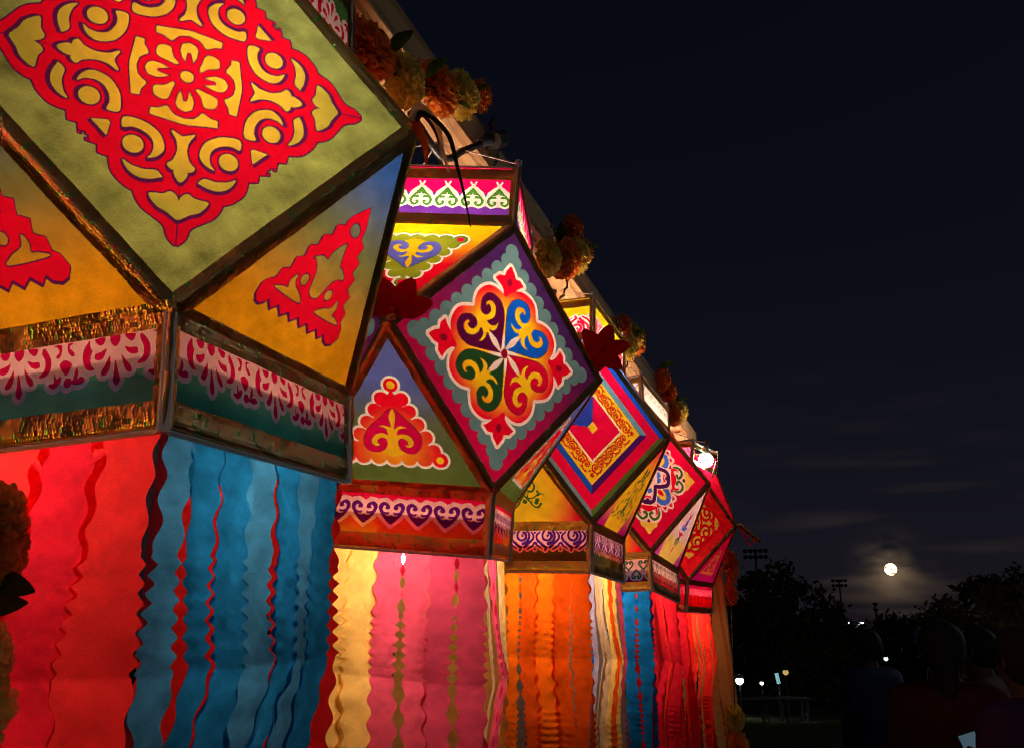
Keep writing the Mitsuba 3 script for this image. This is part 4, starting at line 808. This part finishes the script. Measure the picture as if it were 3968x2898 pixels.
ribbon(lan1, [e1, (-0.30, 2.425, 1.60), (-0.262, 2.455, 1.565), (-0.236, 2.50, 1.50)], 0.012, 0.003, violet)
ribbon(lan1, [e1, (-0.315, 2.43, 1.56), (-0.29, 2.45, 1.50), (-0.285, 2.46, 1.44)], 0.026, 0.004, pal(lin(214, 92, 20)))
e5 = V5['E', 0]
for k, (pts, c) in enumerate((([(0, 0, 0), (0.05, 0, 0.02), (0.14, -0.02, -0.07), (0.24, -0.03, -0.16)], gold_r), ([(0, 0, 0), (0.06, 0, -0.02), (0.14, -0.02, -0.10), (0.22, -0.03, -0.19)], pal(lin(214, 60, 26))),
                              ([(0, 0, 0), (0.04, 0, -0.02), (0.09, -0.01, -0.12), (0.14, -0.02, -0.22)], pal(lin(190, 40, 70))), ([(0, 0, 0), (0.06, 0, 0.0), (0.15, -0.02, -0.09), (0.255, -0.03, -0.175)], dgreen))):
    ribbon(lan5, [np.array(e5) + np.array(q) * 1.15 for q in pts], 0.014, 0.019, c)
def paper_flower(label, c, r, facing, angles, k):
    key = thing('paper_flower', label, 'paper flower'); c = np.array(c, float)
    f = np.array(facing, float); f /= np.linalg.norm(f); a = np.cross([0, 0, 1.0], f); a /= np.linalg.norm(a); b = np.cross(f, a)
    for t in np.radians(angles):
        u, v = a * math.cos(t) + b * math.sin(t), -a * math.sin(t) + b * math.cos(t)
        s = np.linspace(0, 1, 9); w = 0.36 * r * np.sin(np.pi * np.clip(s * 0.92 + 0.03, 0, 1)) ** 0.8 * (1 - 0.25 * s)
        mid = c + np.outer(s * r, u) + np.outer(0.10 * r * s ** 2, f)
        P = np.stack([mid - np.outer(w, v) + np.outer(0.06 * r * s, f), mid, mid + np.outer(w, v) + np.outer(0.06 * r * s, f)], 1)
        m = grid_mesh(W(P)); put('petal', m, 'paper', key, smooth=True, uv=uvid(m, k))
    m = trimesh.creation.uv_sphere(0.10 * r * S, count=[8, 12]); m.apply_translation(W(c + f * 0.02)); flat('centre', m, k, key, smooth=True)
dred = pal(ink(150, 0, 14), mott=0.08)
paper_flower('dark red paper flower stuck between the first and second lanterns', (-0.553, 3.69, 1.392), 0.185, (0.15, -1, 0.1), (14, 62, 116, 165), dred)
paper_flower('dark red paper flower at the right corner of the hearts lantern', (0.520, 4.70, 1.535), 0.165, (-0.05, -1, 0.1), (10, 70, 130, 190, 250, 310), dred)

# ---------------------------------------------------------------- marigold garlands
yel, ora, rust = pal((0.92, 0.76, 0.20), mott=0.2), pal((0.94, 0.40, 0.085), mott=0.2), pal((0.86, 0.30, 0.06), mott=0.2)
mleaf = pal(lin(48, 62, 22), mott=0.2)
def marigold(parent, c, axis, r, k, seed, name='marigold'):
    rng = np.random.default_rng(seed); f = np.array(axis, float); f /= np.linalg.norm(f)
    a = np.cross(f, [0.2, 0.1, 1.0]); a /= np.linalg.norm(a); b = np.cross(f, a); V, F = [], []
    for ring in range(10):
        q = ring / 9.0; n = int(12 + 34 * q)
        for j in range(n):
            t = 2 * math.pi * (j + rng.uniform(-0.35, 0.35)) / n; u = a * math.cos(t) + b * math.sin(t); v = np.cross(f, u)
            el = math.radians(84 - 112 * q + rng.uniform(-6, 6)); dirn = u * math.cos(el) + f * math.sin(el) * 0.62
            L_ = r * rng.uniform(0.80, 1.06); w = r * rng.uniform(0.09, 0.15); o0 = len(V)
            nn = np.cross(v, dirn)
            for s, ww in ((0.25, 0.35), (0.72, 0.95), (0.97, 1.0)):
                m = dirn * L_ * s + nn * 0.10 * r * (s - 0.3)
                V += [m - v * w * ww + nn * r * rng.uniform(-0.05, 0.05), m + nn * r * (0.06 if s < 0.9 else rng.uniform(-0.16, 0.20)) + dirn * r * (0.05 if s > 0.9 else 0), m + v * w * ww + nn * r * rng.uniform(-0.05, 0.05)]
            for s in (0, 3):
                F += [[o0 + s, o0 + s + 1, o0 + s + 4], [o0 + s, o0 + s + 4, o0 + s + 3], [o0 + s + 1, o0 + s + 2, o0 + s + 5], [o0 + s + 1, o0 + s + 5, o0 + s + 4]]
    m = trimesh.Trimesh(W(np.array(V) + np.array(c)), np.array(F), process=False)
    return put(name, m, 'petal', parent, uv=uvid(m, k))
def leaf(parent, c, d, n, L_, w):
    d, n = np.array(d, float), np.array(n, float); d /= np.linalg.norm(d); v = np.cross(d, n); v /= np.linalg.norm(v); nn = np.cross(v, d)
    s = np.linspace(0, 1, 9); ww = w * np.sin(np.pi * (0.04 + 0.94 * s)) ** 0.8
    mid = np.array(c) + np.outer(s * L_, d) - np.outer(0.25 * L_ * s ** 2, nn)
    m = grid_mesh(W(np.stack([mid - np.outer(ww, v) + np.outer(ww * 0.3, nn), mid, mid + np.outer(ww, v) + np.outer(ww * 0.3, nn)], 1)))
    put('leaf', m, 'petal', parent, smooth=True, uv=uvid(m, mleaf))
def garland(label, flowers, leaves=(), seed=0, group=None, extra=()):
    """flowers: (point, radius, colour), strung in this order."""
    key = thing('marigold_garland', label, 'garland', group); P = np.array([q[0] for q in flowers], float)
    ends = [np.array(x) for x in extra]
    path = np.vstack([ends[:1] if ends else P[:1], P, ends[1:] if len(ends) > 1 else P[-1:]])
    put('string', tube(W(cr(path, False, 4)), 0.008 * S, 5), 'black_rubber', key, smooth=60)
    t = np.gradient(P, axis=0) if len(P) > 1 else np.array([[1, 0, 0.2]])
    for j, (c, r, k) in enumerate(flowers):
        g_ = np.random.default_rng(seed * 77 + j); marigold(key, c, np.array([0.84, -0.40, 0.02]) + g_.normal(0, 0.16, 3), r, k, seed * 31 + j)
    for c, d, n, L_, w in leaves:
        leaf(key, c, d, n, L_, w)
    return key
R3 = row
lv = lambda t, n, z, L_=0.16, w=0.05, s=0: (row(t, n, z), (math.cos(s), -0.4, math.sin(s)), (0.2, -0.8, 0.5), L_ * 0.75, w * 0.6)
garland('marigold garland draped on the beam beside the hearts lantern, nearest of those on the beam', [(row(-3.72, 0.30, 2.60), 0.17, rust), (row(-3.34, 0.30, 2.67), 0.15, yel), (row(-2.97, 0.30, 2.87), 0.165, ora), (row(-2.66, 0.30, 3.03), 0.155, yel), (row(-2.30, 0.27, 3.26), 0.11, ora)],
        [lv(-3.56, 0.33, 2.66, 0.22, 0.08, 0.9), lv(-3.16, 0.33, 2.80, 0.2, 0.07, 0.9), lv(-2.84, 0.33, 2.86, 0.16, 0.05, -0.4), lv(-2.5, 0.3, 3.14, 0.18, 0.05, 0.5)], 1)
garland('marigold garland draped on the beam between the hearts lantern and the middle lantern', [(row(-1.04, 0.30, 2.66), 0.15, yel), (row(-0.78, 0.32, 2.74), 0.15, rust), (row(-0.60, 0.32, 2.84), 0.17, ora), (row(-0.30, 0.30, 3.00), 0.17, yel), (row(-0.34, 0.28, 3.20), 0.15, rust), (row(0.05, 0.27, 3.20), 0.12, ora)],
        [lv(-0.9, 0.34, 2.85, 0.2, 0.06, 1.4), lv(-0.1, 0.3, 3.12, 0.2, 0.06, 0.4)], 2)
garland('marigold garland on the beam above the middle lantern', [(row(1.36, 0.30, 2.92), 0.13, rust), (row(1.50, 0.32, 2.74), 0.15, yel), (row(1.86, 0.30, 2.98), 0.15, yel), (row(2.10, 0.28, 2.96), 0.13, ora), (row(2.22, 0.27, 3.08), 0.12, rust)], [lv(1.7, 0.33, 2.9, 0.2, 0.06, 0.8)], 3)
garland('marigold garland on the beam above the fourth lantern, farthest of those on the beam', [(row(3.36, 0.30, 2.90), 0.16, rust), (row(3.72, 0.30, 2.84), 0.17, rust), (row(3.84, 0.32, 2.58), 0.17, ora), (row(4.25, 0.30, 2.72), 0.19, yel), (row(4.62, 0.28, 2.82), 0.17, yel)], [lv(3.2, 0.3, 3.0, 0.26, 0.08, 0.5), lv(4.0, 0.33, 2.8, 0.22, 0.06, 0.2)], 4)
garland('marigold garland hanging on the leaning post beside the farthest lantern', [(row(6.25, 0.64, 0.90), 0.17, rust), (row(6.25, 0.61, 0.78), 0.20, ora), (row(6.25, 0.60, 0.46), 0.17, rust), (row(6.25, 0.55, -1.21), 0.21, yel), (row(6.25, 0.57, -1.56), 0.23, ora)], (), 5, extra=(row(6.32, 0.5, 2.0), row(6.3, 0.6, -2.4)))
garland('marigold garland hanging at the left edge, nearest to the camera', [((-1.145, 1.873, 0.225), 0.085, ora), ((-1.140, 1.876, 0.140), 0.098, rust), ((-1.130, 1.889, -0.075), 0.10, yel), ((-1.126, 1.892, -0.165), 0.10, yel), ((-1.12, 1.892, -0.36), 0.10, ora)],
        [((-1.135, 1.88, 0.085), (1, 0.1, -0.15), (0, -1, 0.3), 0.10, 0.028), ((-1.135, 1.88, 0.02), (0.8, 0.1, 0.25), (0, -1, 0.3), 0.09, 0.025)], 6, extra=((-1.55, 1.75, 0.75), (-1.12, 1.89, -0.9)))

# ---------------------------------------------------------------- wiring on the beam
pc = thing('power_cable', 'thick black power cable taped to the beam above the hearts lantern', 'cable')
put('lead', tube(W(cr([row(-3.2, 0.26, 2.58), row(-2.83, 0.27, 2.52), row(-2.55, 0.27, 2.72), row(-2.26, 0.27, 2.94), row(-2.12, 0.27, 3.04)], False, 6)), 0.021 * S, 10), 'black_rubber', pc, smooth=60)
put('tape_wrap', tube(W(cr([row(-2.30, 0.27, 2.92), row(-2.20, 0.27, 2.99), row(-2.08, 0.27, 3.06)], False, 5)), 0.8 * np.array([0.036, 0.040, 0.037, 0.041, 0.038, 0.040, 0.037, 0.040, 0.038, 0.036, 0.034]) * S, 10), 'dark_steel', pc, smooth=60)
put('plug', bar(W(row(-2.13, 0.275, 3.03)), W(row(-1.97, 0.27, 3.14)), 0.13 * S, 0.11 * S, bev=0.25), 'black_rubber', pc)
put('clip', bar(W(row(-2.16, 0.28, 3.12)), W(row(-2.10, 0.28, 3.20)), 0.03 * S, 0.05 * S), 'black_rubber', pc)
put('wire', tube(W(cr([row(-2.0, 0.27, 3.10), row(-1.99, 0.26, 2.98), row(-2.02, 0.22, 2.86), row(-2.05, 0.20, 2.72), row(-2.2, 0.1, 2.5)], False, 8)), 0.010 * S, 6), 'black_rubber', pc, smooth=60)
for j, (t, lbl) in enumerate(((-0.35, 'thin twisted wire looping off the beam to the middle lantern'), (1.75, 'thin twisted wire dropping from the beam to the fourth lantern'))):
    p = cr([row(t - 0.55, 0.27, beam_z(t) + 0.2), row(t - 0.35, 0.27, beam_z(t) + 0.08), row(t - 0.12, 0.28, beam_z(t) - 0.03), row(t - 0.05, 0.22, beam_z(t) - 0.2), row(t - 0.1, 0.12, beam_z(t) - 0.36)], False, 8)
    wv = p + 0.012 * np.stack([np.sin(np.arange(len(p)) * 2.1), 0 * p[:, 0], np.cos(np.arange(len(p)) * 2.1)], 1)
    tag(put('hanging_wire', tube(W(wv), 0.010 * S, 6), 'black_rubber', smooth=60), lbl, 'wire')

# ---------------------------------------------------------------- the dark fairground: people, phones, small lamps, benches
def hull(parts):
    return m3.Manifold.batch_hull(parts)
def ball(c, r, n=16):
    return m3.Manifold.sphere(float(r), n).translate([float(x) for x in c])
def limb(p, r0, q, r1, n=16):
    return hull([ball(p, r0, n), ball(q, r1, n)])
def to_mesh(parts, refine=None, smooth_it=6):
    m = m3.Manifold.batch_boolean(parts, m3.OpType.Add)
    if refine: m = m.refine_to_length(refine)
    k = m.to_mesh(); t = trimesh.Trimesh(np.array(k.vert_properties[:, :3]), np.array(k.tri_verts), process=False)
    if refine: trimesh.smoothing.filter_taubin(t, 0.5, -0.52, smooth_it)
    return t
def elbow(s, h, l1, l2, bend):
    """The elbow of an arm from shoulder s to wrist h (or the knee), bent towards `bend`."""
    s, h = np.array(s, float), np.array(h, float); d = h - s; L_ = min(np.linalg.norm(d), (l1 + l2) * 0.995); u = d / np.linalg.norm(d)
    a = (l1 * l1 - l2 * l2 + L_ * L_) / (2 * L_); hh = math.sqrt(max(l1 * l1 - a * a, 0)); b = np.array(bend, float); b = b - (b @ u) * u; b /= np.linalg.norm(b)
    return s + u * a + b * hh, s + u * L_
def hand(w, d, palm_n, curl):
    """Palm, four fingers of unequal length and a thumb, on the wrist w, pointing along d."""
    w, d = np.array(w), np.array(d) / np.linalg.norm(d); nrm = np.array(palm_n, float); nrm = nrm - (nrm @ d) * d; nrm /= np.linalg.norm(nrm); s = np.cross(d, nrm)
    out = [hull([ball(w, 0.022, 8), ball(w + d * 0.085 + s * 0.032, 0.014, 8), ball(w + d * 0.085 - s * 0.032, 0.014, 8)])]
    for k, L_ in enumerate((0.066, 0.078, 0.072, 0.056)):
        p = w + d * 0.088 + s * (0.033 - 0.022 * k); a = d.copy(); r = 0.0095
        for seg in range(3):
            c = curl * (seg + 1) * 0.8; a2 = d * math.cos(c) + nrm * math.sin(c); q = p + a2 * L_ * (0.45, 0.32, 0.23)[seg]
            out.append(limb(p, r, q, r * 0.92, 8)); p, r = q, r * 0.92
    p = w + d * 0.03 + s * 0.030; q = p + (d * 0.6 + s * 0.7 + nrm * 0.35) * 0.042; t_ = q + (d * 0.95 + nrm * 0.4) * 0.032
    return out + [limb(p, 0.013, q, 0.0105, 8), limb(q, 0.0105, t_, 0.009, 8)]
skin, hairk = pal((0.11, 0.063, 0.04), mott=0.04), pal((0.018, 0.014, 0.012), mott=0.04)
def person(label, xy, face, tall, top, low, right=None, left=None, skirt=False, stride=0.10, hair_long=False):
    """xy on the ground, face = heading in degrees (0 looks along +y), tall in metres; right, left = the wrists in metres from the feet."""
    key = thing('person', label, 'person', 'people on the dark field'); k = tall / 1.75
    ca, sa = math.cos(math.radians(face)), math.sin(math.radians(face)); z0 = float(height(np.hypot(*xy)))
    sh = [np.array([s * 0.185, 0, 1.43]) for s in (-1, 1)]; hip = [np.array([s * 0.085, 0, 0.93]) for s in (-1, 1)]
    ft = [np.array([s * 0.10, s * stride, 0.075]) for s in (-1, 1)]
    wr = [left if left is not None else (-0.27, 0.05, 0.86), right if right is not None else (0.27, 0.04, 0.86)]
    body, topm, lowm = [], [], []
    neck, head = np.array([0, 0.01, 1.47]), np.array([0, 0.03, 1.625])
    body += [limb(neck - [0, 0, 0.05], 0.062, neck + [0, 0.01, 0.08], 0.056), hull([ball(head + [0, 0, 0.03], 0.088), ball(head + [0, 0.025, 0.005], 0.075), ball(head + [0, 0.035, -0.075], 0.045), ball(head + [0, -0.025, 0.03], 0.08)]),
             hull([ball(head + [0, 0.098, 0.012], 0.010, 8), ball(head + [0, 0.116, -0.018], 0.013, 8), ball(head + [0, 0.09, -0.022], 0.014, 8)]), hull([ball(head + [-0.02, 0.083, -0.055], 0.010, 8), ball(head + [0.02, 0.083, -0.055], 0.010, 8)])]
    body += [hull([ball(head + [s * 0.088, -0.01, 0.02], 0.014, 8), ball(head + [s * 0.086, -0.005, -0.025], 0.010, 8)]) for s in (-1, 1)]
    body += [hull([ball(sh[0] - [-0.05, 0, 0.02], 0.08), ball(sh[1] - [0.05, 0, 0.02], 0.08), ball([-0.09, 0.0, 1.12], 0.105), ball([0.09, 0.0, 1.12], 0.105)]), hull([ball([-0.09, 0, 1.12], 0.105), ball([0.09, 0, 1.12], 0.105), ball(hip[0], 0.11), ball(hip[1], 0.11)])]
    topm += [hull([ball(sh[0] - [-0.045, 0, 0.015], 0.098), ball(sh[1] - [0.045, 0, 0.015], 0.098), ball([-0.09, 0.0, 1.12], 0.125), ball([0.09, 0.0, 1.12], 0.125)]), hull([ball([-0.09, 0, 1.12], 0.125), ball([0.09, 0, 1.12], 0.125), ball(hip[0] + [0, 0, -0.06], 0.13), ball(hip[1] + [0, 0, -0.06], 0.13)])]
    for s, i in ((-1, 0), (1, 1)):
        e, w = elbow(sh[i], wr[i], 0.29, 0.26, (s * 0.5, -0.6, -0.6))
        body += [limb(sh[i], 0.052, e, 0.041), limb(e, 0.041, w, 0.028)] + hand(w, w - e, (-s * 0.8, 0.5, 0.1), 0.42)
        topm += [limb(sh[i], 0.068, e, 0.056), limb(e, 0.055, e + (w - e) * 0.55, 0.047)]
        kn, an = elbow(hip[i], ft[i], 0.44, 0.43, (0, 1, 0))
        body += [limb(hip[i], 0.085, kn, 0.056), limb(kn, 0.056, an, 0.038), hull([ball(an - [0, 0.03, 0.035], 0.038), ball(an + [0, 0.14, -0.045], 0.03), ball(an + [0, 0.02, -0.02], 0.04)])]
        lowm += [limb(hip[i], 0.105, kn, 0.076), limb(kn, 0.076, an + [0, 0, 0.03], 0.066)]
    if skirt:
        lowm = [hull([ball([-0.09, 0, 0.95], 0.12), ball([0.09, 0, 0.95], 0.12)] + [ball([0.27 * math.cos(a), 0.25 * math.sin(a), 0.12], 0.03, 8) for a in np.arange(12) * math.pi / 6])]
    cap = hull([ball(head + [0, -0.012, 0.045], 0.097), ball(head + [0, -0.03, 0.0], 0.088)]) - m3.Manifold.cube([0.3, 0.2, 0.3], True).translate([0, float(head[1] + 0.150), float(head[2] - 0.05)])
    hair = [cap] + ([limb(head + [0, -0.075, 0.0], 0.06, head + [0, -0.085, -0.16], 0.045)] if hair_long else [])
    M = np.array([[ca, sa, 0], [-sa, ca, 0], [0, 0, 1.0]])
    for nm, parts, col, ref in (('body', body, skin, 0.03), ('top', topm, top, 0.035), ('skirt' if skirt else 'trousers', lowm, low, 0.035), ('hair', hair, hairk, None)):
        t = to_mesh(parts, ref); v = t.vertices @ M.T * k + [xy[0], xy[1], z0]
        t = trimesh.Trimesh(v, t.faces, process=False); put(nm, t, 'paint', key, smooth=True, uv=uvid(t, col))
    ey = trimesh.util.concatenate([trimesh.creation.uv_sphere(0.011, count=[6, 8]).apply_translation(head + [s * 0.033, 0.083, 0.014]) for s in (-1, 1)])
    ey = trimesh.Trimesh(ey.vertices @ M.T * k + [xy[0], xy[1], z0], ey.faces, process=False); put('eyes', ey, 'paint', key, smooth=True, uv=uvid(ey, hairk))
    return lambda q: np.array(q) @ M.T * k + [xy[0], xy[1], z0]
def at(az, D):
    p = far(az, 0, D); return (float(p[0]), float(p[1]))
def phone(label, p, axis, look, rgb):
    key = thing('phone', label, 'phone'); p, u, n = np.array(p), np.array(axis, float), np.array(look, float)
    u /= np.linalg.norm(u); n = n - (n @ u) * u; n /= np.linalg.norm(n)
    put('case', bar(p - u * 0.072, p + u * 0.072, 0.070, 0.009, up=n), 'black_rubber', key)
    m = bar(p - u * 0.067 + n * 0.0052, p + u * 0.067 + n * 0.0052, 0.064, 0.0012, up=n); k2 = put('screen', m, 'black_rubber', key); scene[k2]['emitter'] = glow(rgb, 0.05)
dye = lambda r, g, b: pal(lin(r, g, b) * 0.55, mott=0.06)
p1 = person('person in a long rust red top standing nearest the lanterns at lower right', at(0.486, 4.0), 25, 1.62, dye(100, 28, 14), dye(60, 20, 16), right=(0.22, 0.30, 1.05), skirt=True, hair_long=True)
p2_ = person('person in a dull red top facing the lanterns behind the rust red one', at(0.532, 5.0), -40, 1.60, dye(104, 30, 28), dye(50, 40, 60), right=(0.12, 0.34, 1.18))
p3_ = person('person in a purple top at the right edge of the picture', at(0.580, 3.5), -15, 1.60, dye(84, 50, 104), dye(46, 32, 62), right=(0.10, 0.36, 1.22), skirt=True, hair_long=True)
p4_ = person('person in navy blue clothes standing under the twin street lamp', at(0.405, 6.2), -20, 1.58, dye(44, 56, 110), dye(30, 34, 60), right=(0.16, 0.34, 1.20))
p5_ = person('child in pale shorts behind the person in navy', at(0.418, 9.0), 150, 1.22, dye(40, 40, 44), dye(190, 176, 150))
p6_ = person('child in an orange top low in the picture beside the farthest lantern', at(0.322, 3.2), 20, 1.10, dye(150, 60, 30), dye(60, 44, 40), right=(0.14, 0.34, 1.06))
p7_ = person('child in a red and orange top at the lower right corner', at(0.600, 2.9), -30, 1.20, dye(150, 44, 24), dye(110, 40, 30))
phone('glowing phone held by the person in purple', p3_((0.13, 0.47, 1.26)), (-0.3, 0.2, 1), (-0.2, -1, 0.1), (0.05, 0.085, 0.11))
phone('glowing phone held by the person in navy', p4_((0.17, 0.46, 1.26)), (0.2, 0, 1), (-0.1, -1, 0.2), (0.7, 1.0, 1.2))
phone('glowing phone held by the child in orange', p6_((0.16, 0.48, 1.14)), (0.4, 0.1, 1), (-0.1, -1, 0.3), (0.02, 0.03, 0.05))
def small_lamp(label, az, el, D, r, rgb, name='path_lamp'):
    key = thing(name, label, 'lamp'); p = far(az, el, D); g = on_ground(az, D)
    put('stake', tube([g - [0, 0, 0.1], p - [0, 0, r * 0.9]], 0.02, 8), 'dark_steel', key, smooth=50)
    put('hood', tube([p + [0, 0, r * 0.7], p + [0, 0, r * 1.15], p + [0, 0, r * 1.5]], [r * 1.2, r * 1.1, r * 0.3], 12), 'dark_steel', key, smooth=40)
    m = trimesh.creation.uv_sphere(r, count=[10, 14]); m.apply_translation(p); k2 = put('globe', m, 'glass_bulb', key, smooth=True); scene[k2]['emitter'] = glow(rgb, 0.5)
small_lamp('bright white lamp low in the dark right of the red streamers', 0.2555, -0.0555, 21, 0.085, (60, 64, 72))
small_lamp('dim small lamp low on the field, second from the lantern row', 0.280, -0.0575, 24, 0.05, (3, 2.8, 2.4))
small_lamp('small yellowish lamp on the field before the tall dark tree', 0.3075, -0.046, 30, 0.09, (0.5, 0.35, 0.1))
small_lamp('cool white lamp far off between the standing people', 0.4212, -0.0305, 40, 0.09, (1.0, 1.3, 1.3))
small_lamp('small lamp lighting the tree at the right edge from below', 0.572, -0.0165, 40, 0.16, (150, 130, 70))
ls = thing('light_strip', 'upright teal glowing light strip on the field', 'light strip'); p = on_ground(0.299, 22)
put('stand', tube([p - [0, 0, 0.1], [p[0], p[1], EYE - 22 * 0.0575]], 0.03, 8), 'dark_steel', ls, smooth=50)
k2 = put('tube', tube([[p[0], p[1], EYE - 22 * 0.0575], [p[0] - 0.04, p[1], EYE - 22 * 0.0470]], 0.045, 8), 'glass_bulb', ls, smooth=50); scene[k2]['emitter'] = glow((0.16, 0.42, 0.42), 0.2)
def bench(label, az, D, L_, turn):
    key = thing('bench', label, 'bench'); g = on_ground(az, D); u = np.array([math.cos(turn), math.sin(turn), 0]); v = np.array([-u[1], u[0], 0]); k = dye(84, 86, 84)
    for s in (-1, 0, 1):
        m = bar(g + v * 0.13 * s - u * L_ / 2 + [0, 0, 0.46], g + v * 0.13 * s + u * L_ / 2 + [0, 0, 0.46], 0.115, 0.04); put('slat', m, 'paint', key, uv=uvid(m, k))
    for s in (-1, 1):
        for q in (-1, 1):
            m = bar(g + u * s * L_ * 0.42 + v * q * 0.13 - [0, 0, 0.05], g + u * s * L_ * 0.42 + v * q * 0.10 + [0, 0, 0.44], 0.05, 0.05, up=u); put('leg', m, 'paint', key, uv=uvid(m, k))
bench('pale slatted bench nearer the lantern row', 0.274, 19.6, 1.5, 0.25)
bench('pale slatted bench beside the light strip', 0.304, 20.4, 1.1, 0.2)
bl = thing('balloon', 'pale blue balloon floating above the crowd', 'balloon')
bp_ = far(0.4702, -0.0075, 5.4); m = trimesh.creation.uv_sphere(1.0, count=[20, 28]); m.vertices[:, 2] = np.where(m.vertices[:, 2] < 0, m.vertices[:, 2] * 1.12, m.vertices[:, 2]); m.apply_transform(np.diag([0.068, 0.068, 0.055, 1])); m.apply_translation(bp_)
put('skin', m, 'paint', bl, smooth=True, uv=uvid(m, dye(140, 150, 220)))
m = tube([bp_ - [0, 0, 0.060], bp_ - [0, 0, 0.072]], [0.004, 0.010], 8); put('knot', m, 'paint', bl, smooth=50 and False, uv=uvid(m, dye(140, 150, 220)))
put('string', tube(cr([bp_ - [0, 0, 0.07], bp_ - [0.02, 0, 0.4], p1((0.22, 0.30, 1.05))], False, 6), 0.0015, 5), 'pale_stick', bl, smooth=60)

TABLE[0] = mi.Float(np.array(PAL, np.float32).ravel()); dr.eval(TABLE[0])
